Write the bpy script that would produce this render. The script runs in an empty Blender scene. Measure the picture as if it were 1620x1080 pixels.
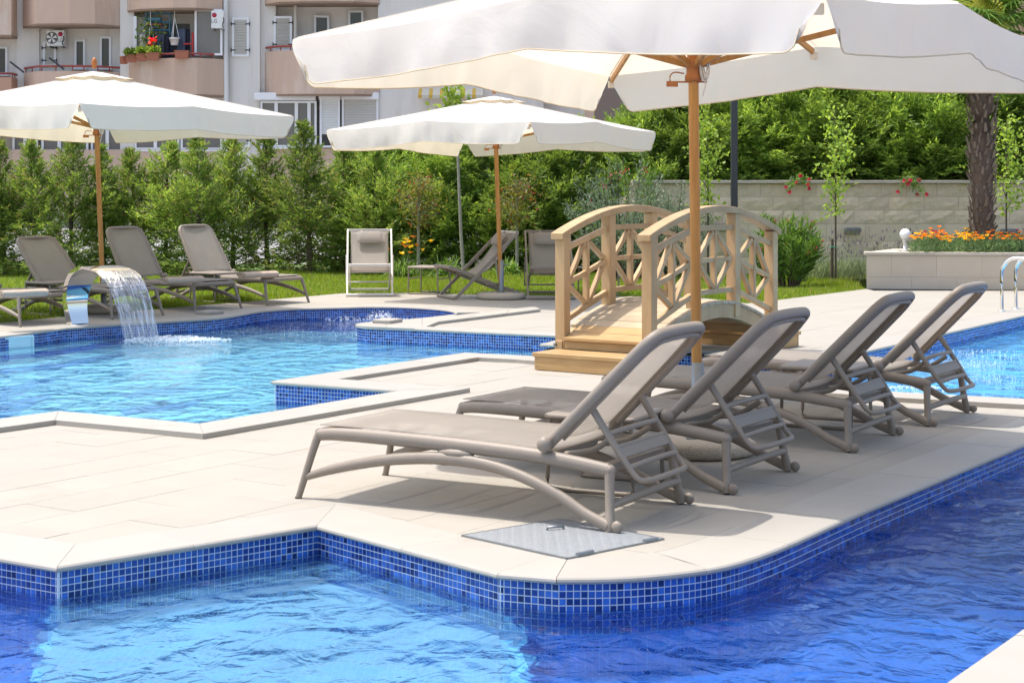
import bpy, bmesh, math, random
import numpy as np
from mathutils import Vector, Matrix

# ------------------------------------------------------------------ camera, world, sun, exposure
scene = bpy.context.scene
COL = scene.collection
EYE = 1.42                      # eye height; +Y is the view direction, z = 0 the paving
FPX, U0, VH = 2700.0, 810.0, 292.0
cam_data = bpy.data.cameras.new("camera")
cam = bpy.data.objects.new("camera", cam_data)
COL.objects.link(cam)
cam.location = (0, 0, EYE)
cam.rotation_euler = (math.radians(90), 0, 0)
cam_data.sensor_width = 36.0
cam_data.lens = FPX / 1620 * 36.0
cam_data.shift_y = -(540 - VH) / 1620
cam_data.clip_start = 0.05
cam_data.clip_end = 2000
scene.camera = cam

SUN_EL, SUN_AZ = math.radians(70), math.radians(165)      # azimuth (counter-clockwise from +X) the light comes from
world = bpy.data.worlds.new("World")
scene.world = world
world.use_nodes = True
wn, wl = world.node_tree.nodes, world.node_tree.links
wn.clear()
sky = wn.new("ShaderNodeTexSky")
sky.sky_type = "NISHITA"
sky.sun_disc = False
sky.sun_elevation = SUN_EL
sky.sun_rotation = math.radians(90) - SUN_AZ
sky.air_density = 1.2
sky.dust_density = 4.0
sky.ozone_density = 1.0
bg = wn.new("ShaderNodeBackground")
bg.inputs["Strength"].default_value = 0.15
wo = wn.new("ShaderNodeOutputWorld")
wl.new(sky.outputs[0], bg.inputs[0])
wl.new(bg.outputs[0], wo.inputs[0])

sun_data = bpy.data.lights.new("sun", "SUN")
sun_data.energy = 2.35
sun_data.angle = math.radians(0.53)
sun_data.color = (1.0, 0.955, 0.89)
sun = bpy.data.objects.new("sun", sun_data)
COL.objects.link(sun)
sd = Vector((math.cos(SUN_AZ) * math.cos(SUN_EL), math.sin(SUN_AZ) * math.cos(SUN_EL), math.sin(SUN_EL)))
sun.rotation_euler = sd.to_track_quat("Z", "Y").to_euler()
sun.location = sd * 60

scene.view_settings.view_transform = "Standard"
scene.view_settings.look = "None"
scene.view_settings.gamma = 1
scene.view_settings.exposure = 0.98
scene.view_settings.use_curve_mapping = False
cy = scene.cycles
cy.use_denoising = True
cy.max_bounces = 10
cy.transparent_max_bounces = 24
cy.transmission_bounces = 8
cy.glossy_bounces = 4
cy.diffuse_bounces = 4
cy.sample_clamp_indirect = 6.0

RNG = random.Random(7)
NP = np.random.default_rng(7)


# ------------------------------------------------------------------ places
def G(u, v, z=0.0):
    """the point at height z that the photograph shows at (u, v)"""
    y = FPX * (EYE - z) / (v - VH)
    return ((u - U0) * y / FPX, y, z)


def at(u, v, y):
    return ((u - U0) * y / FPX, y, EYE - (v - VH) * y / FPX)


def G2(u, v, z=0.0):
    return G(u, v, z)[:2]


ZW = -0.125                     # water level


def F(u, v, zf):
    """where a look at (u, v) meets the pool floor at height zf"""
    return G2(u, v, zf)


# ------------------------------------------------------------------ materials
def new_mat(name):
    m = bpy.data.materials.new(name)
    m.use_nodes = True
    n = m.node_tree.nodes
    return m, n, m.node_tree.links, n["Principled BSDF"]


def mat(name, col, rough=0.5, metal=0.0, var=None, bump=None, island=0.0, spec=0.5, stain=None, stretch=None):
    """principled; var=(scale, amount) mottles the colour, bump=(scale, strength), island = brightness spread between pieces"""
    m, n, l, b = new_mat(name)
    b.inputs["Roughness"].default_value = rough
    b.inputs["Metallic"].default_value = metal
    b.inputs["Specular IOR Level"].default_value = spec
    b.inputs["Base Color"].default_value = (*col, 1)
    tc = n.new("ShaderNodeTexCoord")
    src = tc.outputs["Object"]
    if stretch:
        mp = n.new("ShaderNodeMapping")
        mp.inputs["Scale"].default_value = stretch
        l.new(src, mp.inputs[0])
        src = mp.outputs[0]
    cur = None

    def scaled(fac_socket, lo, hi):
        mr = n.new("ShaderNodeMapRange")
        mr.inputs["To Min"].default_value = lo
        mr.inputs["To Max"].default_value = hi
        l.new(fac_socket, mr.inputs[0])
        return mr.outputs[0]

    def mul(sock, value_sock):
        v = n.new("ShaderNodeHueSaturation")
        if sock is None:
            v.inputs["Color"].default_value = (*col, 1)
        else:
            l.new(sock, v.inputs["Color"])
        l.new(value_sock, v.inputs["Value"])
        return v.outputs[0]

    if var:
        t = n.new("ShaderNodeTexNoise")
        t.inputs["Scale"].default_value = var[0]
        t.inputs["Detail"].default_value = 6
        t.inputs["Roughness"].default_value = 0.65
        l.new(src, t.inputs["Vector"])
        cur = mul(cur, scaled(t.outputs["Fac"], 1 - 1.6 * var[1], 1 + 1.6 * var[1]))
    if island:
        g = n.new("ShaderNodeObjectInfo")
        cur = mul(cur, scaled(g.outputs["Random"], 1 - island, 1 + island))
    if stain:                                       # (colour, scale, threshold, strength)
        t = n.new("ShaderNodeTexNoise")
        t.inputs["Scale"].default_value = stain[1]
        t.inputs["Detail"].default_value = 8
        t.inputs["Roughness"].default_value = 0.7
        l.new(src, t.inputs["Vector"])
        mr = n.new("ShaderNodeMapRange")
        mr.inputs["From Min"].default_value = stain[2]
        mr.inputs["From Max"].default_value = stain[2] + 0.15
        mr.inputs["To Max"].default_value = stain[3]
        l.new(t.outputs["Fac"], mr.inputs[0])
        mx = n.new("ShaderNodeMix")
        mx.data_type = "RGBA"
        l.new(mr.outputs[0], mx.inputs["Factor"])
        if cur is None:
            mx.inputs["A"].default_value = (*col, 1)
        else:
            l.new(cur, mx.inputs["A"])
        mx.inputs["B"].default_value = (*stain[0], 1)
        cur = mx.outputs["Result"]
    if cur is not None:
        l.new(cur, b.inputs["Base Color"])
    if bump:
        t = n.new("ShaderNodeTexNoise")
        t.inputs["Scale"].default_value = bump[0]
        t.inputs["Detail"].default_value = 5
        l.new(src, t.inputs["Vector"])
        bp = n.new("ShaderNodeBump")
        bp.inputs["Strength"].default_value = bump[1]
        bp.inputs["Distance"].default_value = 0.01
        l.new(t.outputs["Fac"], bp.inputs["Height"])
        l.new(bp.outputs[0], b.inputs["Normal"])
    return m


def wood_mat(name, c1, c2, scale=(3, 3, 40), rough=0.5, spec=0.3):
    m, n, l, b = new_mat(name)
    tc = n.new("ShaderNodeTexCoord")
    mp = n.new("ShaderNodeMapping")
    mp.inputs["Scale"].default_value = scale
    t = n.new("ShaderNodeTexNoise")
    t.inputs["Scale"].default_value = 1.0
    t.inputs["Detail"].default_value = 8
    t.inputs["Distortion"].default_value = 0.6
    oi = n.new("ShaderNodeObjectInfo")
    r = n.new("ShaderNodeValToRGB")
    r.color_ramp.elements[0].position = 0.3
    r.color_ramp.elements[1].position = 0.72
    r.color_ramp.elements[0].color = (*c1, 1)
    r.color_ramp.elements[1].color = (*c2, 1)
    hv = n.new("ShaderNodeHueSaturation")
    mr = n.new("ShaderNodeMapRange")
    mr.inputs["To Min"].default_value = 0.88
    mr.inputs["To Max"].default_value = 1.1
    l.new(oi.outputs["Random"], mr.inputs[0])
    l.new(mr.outputs[0], hv.inputs["Value"])
    l.new(tc.outputs["Object"], mp.inputs[0])
    l.new(mp.outputs[0], t.inputs["Vector"])
    l.new(t.outputs["Fac"], r.inputs[0])
    l.new(r.outputs[0], hv.inputs["Color"])
    l.new(hv.outputs[0], b.inputs["Base Color"])
    bp = n.new("ShaderNodeBump")
    bp.inputs["Strength"].default_value = 0.12
    bp.inputs["Distance"].default_value = 0.004
    l.new(t.outputs["Fac"], bp.inputs["Height"])
    l.new(bp.outputs[0], b.inputs["Normal"])
    b.inputs["Roughness"].default_value = rough
    b.inputs["Specular IOR Level"].default_value = spec
    return m


def leaf_mat(name, c1, c2, trans=0.35, rough=0.5, third=None):
    """leaf colours spread per leaf between c1 and c2 (third = a rarer colour)"""
    m, n, l, b = new_mat(name)
    g = n.new("ShaderNodeNewGeometry")
    r = n.new("ShaderNodeValToRGB")
    r.color_ramp.elements[0].color = (*c1, 1)
    r.color_ramp.elements[1].color = (*c2, 1)
    if third:
        r.color_ramp.elements[1].position = 0.85
        e = r.color_ramp.elements.new(0.93)
        e.color = (*third, 1)
    oi = n.new("ShaderNodeObjectInfo")
    hv = n.new("ShaderNodeHueSaturation")
    mr = n.new("ShaderNodeMapRange")
    mr.inputs["To Min"].default_value = 0.75
    mr.inputs["To Max"].default_value = 1.25
    l.new(oi.outputs["Random"], mr.inputs[0])
    l.new(mr.outputs[0], hv.inputs["Value"])
    l.new(g.outputs["Random Per Island"], r.inputs[0])
    l.new(r.outputs[0], hv.inputs["Color"])
    l.new(hv.outputs[0], b.inputs["Base Color"])
    b.inputs["Roughness"].default_value = rough
    b.inputs["Specular IOR Level"].default_value = 0.35
    tr = n.new("ShaderNodeBsdfTranslucent")
    h2 = n.new("ShaderNodeHueSaturation")
    h2.inputs["Hue"].default_value = 0.485
    h2.inputs["Saturation"].default_value = 1.1
    h2.inputs["Value"].default_value = 1.5
    l.new(hv.outputs[0], h2.inputs["Color"])
    l.new(h2.outputs[0], tr.inputs[0])
    mx = n.new("ShaderNodeMixShader")
    mx.inputs[0].default_value = trans
    l.new(b.outputs[0], mx.inputs[1])
    l.new(tr.outputs[0], mx.inputs[2])
    l.new(mx.outputs[0], n["Material Output"].inputs[0])
    return m


def sling_mat(name, col, hole):
    """woven mesh: lets part of the light straight through its holes"""
    m, n, l, b = new_mat(name)
    tc = n.new("ShaderNodeTexCoord")
    t = n.new("ShaderNodeTexNoise")
    t.inputs["Scale"].default_value = 5
    t.inputs["Detail"].default_value = 7
    l.new(tc.outputs["Object"], t.inputs["Vector"])
    mr = n.new("ShaderNodeMapRange")
    mr.inputs["To Min"].default_value = 0.85
    mr.inputs["To Max"].default_value = 1.12
    l.new(t.outputs["Fac"], mr.inputs[0])
    hv = n.new("ShaderNodeHueSaturation")
    hv.inputs["Color"].default_value = (*col, 1)
    l.new(mr.outputs[0], hv.inputs["Value"])
    l.new(hv.outputs[0], b.inputs["Base Color"])
    b.inputs["Roughness"].default_value = 0.7
    b.inputs["Specular IOR Level"].default_value = 0.25
    ck = n.new("ShaderNodeTexWave")
    ck.inputs["Scale"].default_value = 90
    l.new(tc.outputs["Object"], ck.inputs["Vector"])
    bp = n.new("ShaderNodeBump")
    bp.inputs["Strength"].default_value = 0.15
    bp.inputs["Distance"].default_value = 0.002
    l.new(ck.outputs["Fac"], bp.inputs["Height"])
    l.new(bp.outputs[0], b.inputs["Normal"])
    tl = n.new("ShaderNodeBsdfTranslucent")
    l.new(hv.outputs[0], tl.inputs[0])
    m1 = n.new("ShaderNodeMixShader")
    m1.inputs[0].default_value = 0.5
    l.new(b.outputs[0], m1.inputs[1])
    l.new(tl.outputs[0], m1.inputs[2])
    tp = n.new("ShaderNodeBsdfTransparent")
    mx = n.new("ShaderNodeMixShader")
    mx.inputs[0].default_value = hole
    l.new(m1.outputs[0], mx.inputs[1])
    l.new(tp.outputs[0], mx.inputs[2])
    l.new(mx.outputs[0], n["Material Output"].inputs[0])
    return m


def canvas_mat(name, col, under, fac=0.4):
    m, n, l, b = new_mat(name)
    b.inputs["Base Color"].default_value = (*col, 1)
    b.inputs["Roughness"].default_value = 0.85
    b.inputs["Specular IOR Level"].default_value = 0.15
    tc = n.new("ShaderNodeTexCoord")
    t = n.new("ShaderNodeTexNoise")
    t.inputs["Scale"].default_value = 2.2
    t.inputs["Detail"].default_value = 5
    t.inputs["Distortion"].default_value = 1.2
    l.new(tc.outputs["Object"], t.inputs["Vector"])
    t2 = n.new("ShaderNodeTexNoise")
    t2.inputs["Scale"].default_value = 260
    l.new(tc.outputs["Object"], t2.inputs["Vector"])
    bp = n.new("ShaderNodeBump")
    bp.inputs["Strength"].default_value = 0.3
    bp.inputs["Distance"].default_value = 0.035
    l.new(t.outputs["Fac"], bp.inputs["Height"])
    bp2 = n.new("ShaderNodeBump")
    bp2.inputs["Strength"].default_value = 0.05
    bp2.inputs["Distance"].default_value = 0.002
    l.new(t2.outputs["Fac"], bp2.inputs["Height"])
    l.new(bp.outputs[0], bp2.inputs["Normal"])
    l.new(bp2.outputs[0], b.inputs["Normal"])
    tl = n.new("ShaderNodeBsdfTranslucent")
    tl.inputs[0].default_value = (*under, 1)
    l.new(bp2.outputs[0], tl.inputs["Normal"])
    mx = n.new("ShaderNodeMixShader")
    mx.inputs[0].default_value = fac
    l.new(b.outputs[0], mx.inputs[1])
    l.new(tl.outputs[0], mx.inputs[2])
    l.new(mx.outputs[0], n["Material Output"].inputs[0])
    return m


def tile_mat(name, dark, light):
    """glazed mosaic: every tile its own shade"""
    m, n, l, b = new_mat(name)
    g = n.new("ShaderNodeNewGeometry")
    oi = n.new("ShaderNodeObjectInfo")
    ad = n.new("ShaderNodeMath")
    ad.operation = "ADD"
    l.new(g.outputs["Random Per Island"], ad.inputs[0])
    l.new(oi.outputs["Random"], ad.inputs[1])
    fr = n.new("ShaderNodeMath")
    fr.operation = "FRACT"
    l.new(ad.outputs[0], fr.inputs[0])
    r = n.new("ShaderNodeValToRGB")
    cr = r.color_ramp
    cr.elements[0].color = (dark[0] * 0.5, dark[1] * 0.5, dark[2] * 0.5, 1)
    cr.elements[1].color = (*light, 1)
    e = cr.elements.new(0.12); e.color = (*dark, 1)
    e = cr.elements.new(0.7); e.color = tuple(0.6 * a + 0.4 * c for a, c in zip(dark, light)) + (1,)
    l.new(fr.outputs[0], r.inputs[0])
    t = n.new("ShaderNodeTexNoise")
    t.inputs["Scale"].default_value = 60
    tc = n.new("ShaderNodeTexCoord")
    l.new(tc.outputs["Object"], t.inputs["Vector"])
    mr = n.new("ShaderNodeMapRange")
    mr.inputs["To Min"].default_value = 0.7
    mr.inputs["To Max"].default_value = 1.3
    l.new(t.outputs["Fac"], mr.inputs[0])
    hv = n.new("ShaderNodeHueSaturation")
    l.new(r.outputs[0], hv.inputs["Color"])
    l.new(mr.outputs[0], hv.inputs["Value"])
    l.new(hv.outputs[0], b.inputs["Base Color"])
    b.inputs["Roughness"].default_value = 0.12
    b.inputs["Specular IOR Level"].default_value = 0.45
    return m


def mosaic_floor_mat(name, cols, scale=1 / 0.0265):
    """mosaic seen from afar under water: cells of a few shades with pale grout"""
    m, n, l, b = new_mat(name)
    g = n.new("ShaderNodeTexCoord")
    br = n.new("ShaderNodeTexBrick")
    br.offset = 0
    br.inputs["Scale"].default_value = scale / 4
    br.inputs["Brick Width"].default_value = 0.25
    br.inputs["Row Height"].default_value = 0.25
    br.inputs["Mortar Size"].default_value = 0.014
    br.inputs["Color1"].default_value = (*cols[0], 1)
    br.inputs["Color2"].default_value = (*cols[1], 1)
    br.inputs["Mortar"].default_value = (*cols[2], 1)
    l.new(g.outputs["Object"], br.inputs["Vector"])
    t = n.new("ShaderNodeTexNoise")
    t.inputs["Scale"].default_value = 1.3
    t.inputs["Detail"].default_value = 3
    l.new(g.outputs["Object"], t.inputs["Vector"])
    mr = n.new("ShaderNodeMapRange")
    mr.inputs["To Min"].default_value = 0.8
    mr.inputs["To Max"].default_value = 1.2
    l.new(t.outputs["Fac"], mr.inputs[0])
    hv = n.new("ShaderNodeHueSaturation")
    l.new(br.outputs[0], hv.inputs["Color"])
    l.new(mr.outputs[0], hv.inputs["Value"])
    l.new(hv.outputs[0], b.inputs["Base Color"])
    b.inputs["Roughness"].default_value = 0.4
    return m


def water_mat(name, jets):
    """clear pool water: bends what lies below, mirrors what stands around; ripples from several sizes of noise"""
    m, n, l, b = new_mat(name)
    n.remove(b)
    tc = n.new("ShaderNodeTexCoord")

    def noise(scale, stretch, dist=0.4, detail=3, rough=0.5):
        mp = n.new("ShaderNodeMapping")
        mp.inputs["Rotation"].default_value = (0, 0, math.radians(stretch[2]))
        mp.inputs["Scale"].default_value = (stretch[0], stretch[1], 1)
        l.new(tc.outputs["Object"], mp.inputs[0])
        t = n.new("ShaderNodeTexNoise")
        t.inputs["Scale"].default_value = scale
        t.inputs["Detail"].default_value = detail
        t.inputs["Roughness"].default_value = rough
        t.inputs["Distortion"].default_value = dist
        l.new(mp.outputs[0], t.inputs["Vector"])
        return t.outputs["Fac"]

    a = noise(2.6, (1.0, 0.8, 20), 0.8, 2)
    c = noise(7.0, (1.0, 0.75, -15), 0.9, 3)
    d = noise(26.0, (1.0, 0.9, 35), 0.5, 2)
    b1 = n.new("ShaderNodeBump")
    b1.inputs["Strength"].default_value = 1.0
    b1.inputs["Distance"].default_value = 0.085
    l.new(a, b1.inputs["Height"])
    b2 = n.new("ShaderNodeBump")
    b2.inputs["Strength"].default_value = 1.0
    b2.inputs["Distance"].default_value = 0.030
    l.new(c, b2.inputs["Height"])
    l.new(b1.outputs[0], b2.inputs["Normal"])
    b3 = n.new("ShaderNodeBump")
    b3.inputs["Strength"].default_value = 1.0
    b3.inputs["Distance"].default_value = 0.0035
    l.new(d, b3.inputs["Height"])
    l.new(b2.outputs[0], b3.inputs["Normal"])
    nrm = b3.outputs[0]
    rf = n.new("ShaderNodeBsdfRefraction")
    rf.inputs["IOR"].default_value = 1.33
    rf.inputs["Roughness"].default_value = 0.0
    rf.inputs["Color"].default_value = (0.86, 0.96, 1.0, 1)
    l.new(nrm, rf.inputs["Normal"])
    tp = n.new("ShaderNodeBsdfTransparent")
    tp.inputs[0].default_value = (0.86, 0.96, 1.0, 1)
    mt = n.new("ShaderNodeMixShader")
    mt.inputs[0].default_value = WATER_STRAIGHT
    l.new(rf.outputs[0], mt.inputs[1])
    l.new(tp.outputs[0], mt.inputs[2])
    gl = n.new("ShaderNodeBsdfGlossy")
    gl.inputs["Roughness"].default_value = 0.03
    l.new(nrm, gl.inputs["Normal"])
    fr = n.new("ShaderNodeFresnel")
    fr.inputs["IOR"].default_value = 1.33
    l.new(nrm, fr.inputs["Normal"])
    mx = n.new("ShaderNodeMixShader")
    l.new(fr.outputs[0], mx.inputs[0])
    l.new(mt.outputs[0], mx.inputs[1])
    l.new(gl.outputs[0], mx.inputs[2])
    l.new(mx.outputs[0], n["Material Output"].inputs[0])
    return m


WATER_STRAIGHT = 0.6           # share of the light that passes the ripples undeflected
M = {}
M["frame"] = mat("taupe resin", (0.24, 0.20, 0.16), 0.52, var=(9, 0.05), bump=(240, 0.04))
M["sling"] = sling_mat("taupe mesh fabric", (0.53, 0.485, 0.43), 0.30)
M["sling_close"] = sling_mat("grey beige mesh fabric", (0.50, 0.455, 0.41), 0.10)
M["alu_white"] = mat("pale aluminium tube", (0.62, 0.58, 0.54), 0.4)
M["dark"] = mat("black rubber", (0.02, 0.02, 0.02), 0.7)
M["canvas"] = canvas_mat("white canvas", (0.80, 0.785, 0.75), (0.88, 0.75, 0.55), 0.40)
M["piping"] = mat("beige piping", (0.62, 0.50, 0.32), 0.8)
M["teak"] = wood_mat("oiled teak", (0.38, 0.17, 0.042), (0.50, 0.255, 0.075), (40, 40, 3), 0.4)
M["teak_dark"] = wood_mat("stained teak", (0.36, 0.12, 0.03), (0.48, 0.18, 0.05), (20, 20, 5), 0.35)
M["pine"] = wood_mat("tan stained pine", (0.41, 0.265, 0.13), (0.53, 0.36, 0.19), (6, 6, 2.5), 0.55)
M["pine_end"] = wood_mat("honey stained pine", (0.40, 0.245, 0.105), (0.50, 0.325, 0.15), (3, 3, 14), 0.5)
M["pine_grey"] = wood_mat("weathered pine", (0.38, 0.295, 0.19), (0.49, 0.39, 0.26), (4, 4, 6), 0.6)
M["galv"] = mat("galvanised steel", (0.22, 0.24, 0.255), 0.36, 0.6, var=(30, 0.12))
M["chrome"] = mat("polished steel", (0.80, 0.79, 0.76), 0.04, 1.0)
M["exposed"] = mat("exposed aggregate concrete", (0.46, 0.40, 0.32), 0.9, var=(90, 0.28), bump=(110, 0.9))
M["stone"] = mat("beige limestone paving", (0.338, 0.313, 0.270), 0.75, spec=0.2, var=(2.2, 0.06), bump=(60, 0.06), island=0.02, stain=((0.275, 0.232, 0.175), 1.7, 0.57, 0.40), stretch=(1, 1, 1))
M["coping"] = mat("pale limestone coping", (0.35, 0.328, 0.29), 0.6, spec=0.25, var=(4, 0.05), bump=(70, 0.05), island=0.025, stain=((0.27, 0.22, 0.16), 2.3, 0.58, 0.4))
M["grout"] = mat("sand grey joint", (0.29, 0.26, 0.215), 0.9)
M["wgrout"] = mat("beige wall joint", (0.42, 0.365, 0.285), 0.9)
M["tgrout"] = mat("pale grey tile grout", (0.50, 0.56, 0.62), 0.8)
M["tile"] = tile_mat("cobalt glass mosaic", (0.008, 0.036, 0.21), (0.035, 0.135, 0.50))
M["tile_far"] = tile_mat("blue glass mosaic", (0.008, 0.030, 0.20), (0.05, 0.19, 0.60))
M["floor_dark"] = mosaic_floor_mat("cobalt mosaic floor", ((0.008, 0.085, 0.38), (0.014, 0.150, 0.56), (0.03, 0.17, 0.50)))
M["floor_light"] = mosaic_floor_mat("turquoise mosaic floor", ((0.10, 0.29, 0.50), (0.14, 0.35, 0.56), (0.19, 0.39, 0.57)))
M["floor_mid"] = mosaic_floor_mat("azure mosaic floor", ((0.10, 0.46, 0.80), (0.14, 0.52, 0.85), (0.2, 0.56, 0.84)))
M["floor_blend"] = mosaic_floor_mat("blue edge blend floor", ((0.09, 0.31, 0.58), (0.12, 0.37, 0.63), (0.18, 0.42, 0.64)))  # tone for the painted ripple blur at the shelf edge
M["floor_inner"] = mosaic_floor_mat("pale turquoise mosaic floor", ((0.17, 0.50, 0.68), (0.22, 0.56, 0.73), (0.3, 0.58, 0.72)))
M["water"] = water_mat("pool water", None)
M["foam"] = mat("white foam", (0.86, 0.9, 0.93), 0.5)
M["skimmer"] = mat("pale turquoise plastic", (0.50, 0.68, 0.72), 0.4)
M["towel"] = mat("beige terry towel", (0.50, 0.40, 0.315), 0.95, var=(60, 0.12), bump=(300, 0.6))
M["wall_white"] = mat("off white render", (0.71, 0.675, 0.63), 0.85, var=(0.8, 0.06), bump=(30, 0.1), stain=((0.50, 0.44, 0.37), 0.6, 0.54, 0.55), stretch=(2.5, 2.5, 0.25))
M["wall_pink"] = mat("faded pink beige render", (0.56, 0.405, 0.31), 0.9, var=(0.9, 0.11), bump=(30, 0.1), stain=((0.68, 0.60, 0.52), 0.7, 0.55, 0.7), stretch=(1.8, 1.8, 0.3))
M["wall_brown"] = mat("taupe brown render", (0.20, 0.15, 0.125), 0.9, var=(0.5, 0.06))
M["wall_terra"] = mat("terracotta render", (0.46, 0.27, 0.19), 0.9, var=(0.5, 0.06))
M["soffit"] = mat("brown soffit paint", (0.30, 0.21, 0.15), 0.9)
M["pvc"] = mat("white window frame", (0.78, 0.78, 0.79), 0.4)
M["shutter"] = mat("cream louvre shutter", (0.62, 0.585, 0.52), 0.6)
M["roller"] = mat("beige roller shutter", (0.56, 0.54, 0.50), 0.6)
M["glass"] = mat("dark window glass", (0.035, 0.038, 0.042), 0.06, spec=0.8)
M["glass_pale"] = mat("curtained window glass", (0.17, 0.16, 0.155), 0.12, spec=0.8)
M["rail_red"] = mat("oxide red railing", (0.30, 0.06, 0.045), 0.5)
M["red"] = mat("red plastic", (0.55, 0.03, 0.03), 0.5)
M["terracotta"] = mat("terracotta plastic", (0.36, 0.13, 0.075), 0.7, var=(6, 0.1))
M["ac"] = mat("white appliance enamel", (0.74, 0.74, 0.72), 0.45)
M["grille"] = mat("dark fan grille", (0.12, 0.12, 0.12), 0.5)
M["logo_red"] = mat("crimson print", (0.42, 0.02, 0.06), 0.5)
M["logo_grey"] = mat("grey print", (0.18, 0.18, 0.19), 0.5)
M["post"] = mat("anthracite steel", (0.035, 0.036, 0.042), 0.45)
M["blue_plastic"] = mat("blue plastic", (0.10, 0.28, 0.42), 0.5)
M["navy"] = mat("navy cloth", (0.022, 0.026, 0.045), 0.9)
M["slate"] = mat("slate blue cloth", (0.09, 0.11, 0.17), 0.9)
M["charcoal"] = mat("charcoal cloth", (0.03, 0.03, 0.032), 0.9)
M["patterned"] = mat("patterned white cloth", (0.55, 0.52, 0.48), 0.9, stain=((0.10, 0.08, 0.07), 7, 0.5, 0.9))
M["soil"] = mat("dark garden soil", (0.085, 0.06, 0.04), 0.95, var=(5, 0.2), bump=(30, 0.6))
M["road"] = mat("pale concrete road", (0.27, 0.265, 0.26), 0.9, var=(0.4, 0.06))
M["lawn"] = mat("lawn soil", (0.085, 0.14, 0.025), 0.95, var=(1.2, 0.2), stain=((0.26, 0.21, 0.08), 0.9, 0.57, 0.55))
M["earth"] = mat("dry earth", (0.26, 0.22, 0.16), 0.95, var=(0.3, 0.1))
M["grass"] = leaf_mat("grass blades", (0.10, 0.17, 0.012), (0.24, 0.33, 0.035), 0.4, third=(0.36, 0.31, 0.11))
M["conifer"] = leaf_mat("conifer sprays", (0.10, 0.175, 0.036), (0.29, 0.40, 0.085), 0.48, third=(0.26, 0.21, 0.08))
M["conifer_wall"] = leaf_mat("bright conifer sprays", (0.10, 0.185, 0.035), (0.33, 0.46, 0.09), 0.48)
M["conifer_back"] = leaf_mat("deep green sprays", (0.095, 0.17, 0.035), (0.30, 0.42, 0.085), 0.48)
M["bark"] = mat("brown bark", (0.10, 0.072, 0.05), 0.95, var=(14, 0.25), bump=(30, 0.8))
M["bark_pale"] = mat("grey bark", (0.30, 0.27, 0.22), 0.95, var=(14, 0.2), bump=(30, 0.6))
M["oleander"] = leaf_mat("oleander leaves", (0.075, 0.17, 0.03), (0.21, 0.36, 0.06), 0.35)
M["olive"] = leaf_mat("olive leaves", (0.10, 0.16, 0.085), (0.26, 0.33, 0.21), 0.3)
M["sapling"] = leaf_mat("fresh pale leaves", (0.16, 0.27, 0.035), (0.34, 0.46, 0.09), 0.45)
M["copper"] = leaf_mat("bronze tinted leaves", (0.085, 0.125, 0.025), (0.235, 0.23, 0.04), 0.4, third=(0.28, 0.09, 0.04))
M["strap"] = leaf_mat("strap leaves", (0.10, 0.21, 0.03), (0.30, 0.43, 0.11), 0.35)
M["lavender"] = leaf_mat("grey green stems", (0.16, 0.22, 0.10), (0.33, 0.38, 0.22), 0.3)
M["lavender_bloom"] = leaf_mat("dull violet spikes", (0.10, 0.075, 0.11), (0.20, 0.15, 0.20), 0.2)
M["palm"] = leaf_mat("palm fan leaves", (0.075, 0.16, 0.03), (0.20, 0.31, 0.06), 0.35)
M["palm_yellow"] = leaf_mat("yellowing palm leaf", (0.42, 0.42, 0.05), (0.55, 0.50, 0.08), 0.4)
M["palm_trunk"] = mat("fibrous palm bark", (0.13, 0.088, 0.062), 0.95, var=(22, 0.3), bump=(45, 1.0))
M["palm_scale"] = mat("palm leaf stub", (0.20, 0.145, 0.105), 0.9, var=(12, 0.25), island=0.25)
M["bed_leaf"] = leaf_mat("flower bed leaves", (0.07, 0.14, 0.04), (0.20, 0.30, 0.13), 0.3)
M["orange"] = leaf_mat("orange petals", (0.85, 0.22, 0.015), (0.95, 0.40, 0.02), 0.3)
M["yellow"] = leaf_mat("yellow petals", (0.90, 0.50, 0.02), (0.95, 0.68, 0.06), 0.3)
M["crimson"] = leaf_mat("crimson petals", (0.45, 0.02, 0.04), (0.75, 0.06, 0.12), 0.3)
M["wall_cap"] = mat("cut limestone cap", (0.48, 0.425, 0.345), 0.7, var=(5, 0.07), island=0.05)
M["block"] = mat("split limestone", (0.70, 0.565, 0.41), 0.85, var=(6, 0.16), bump=(22, 1.0), island=0.07, stain=((0.70, 0.66, 0.60), 2.6, 0.58, 0.75))
M["block_plain"] = mat("sawn limestone", (0.70, 0.575, 0.43), 0.8, var=(5, 0.07), island=0.05, stain=((0.56, 0.52, 0.46), 3, 0.58, 0.4))
M["planter"] = mat("honed limestone cladding", (0.52, 0.44, 0.335), 0.6, var=(3, 0.06), island=0.02, stain=((0.38, 0.32, 0.25), 2, 0.58, 0.35))
M["lamp"] = mat("opal glass globe", (0.80, 0.81, 0.82), 0.25)
M["lens"] = mat("floodlight lens", (0.45, 0.46, 0.48), 0.15)
M["hatch"] = mat("galvanised tread plate", (0.27, 0.29, 0.305), 0.5, 0.25, var=(20, 0.10))
M["rope"] = mat("white cord", (0.66, 0.61, 0.52), 0.9)
M["awning"] = mat("striped awning", (0.55, 0.52, 0.44), 0.9)
M["awning_stripe"] = mat("ochre stripe", (0.55, 0.36, 0.06), 0.9)
M["green_tie"] = mat("green tie", (0.03, 0.30, 0.16), 0.6)


# ------------------------------------------------------------------ objects
def thing(name, label, cat, loc=(0, 0, 0), rotz=0.0, group=None):
    o = bpy.data.objects.new(name, None)
    o.empty_display_size = 0.1
    COL.objects.link(o)
    o.location = loc
    o.rotation_euler = (0, 0, rotz)
    return tag(o, label, cat, group)


def tag(o, label=None, cat=None, group=None, kind=None):
    if label: o["label"] = label
    if cat: o["category"] = cat
    if group: o["group"] = group
    if kind: o["kind"] = kind
    return o


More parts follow.
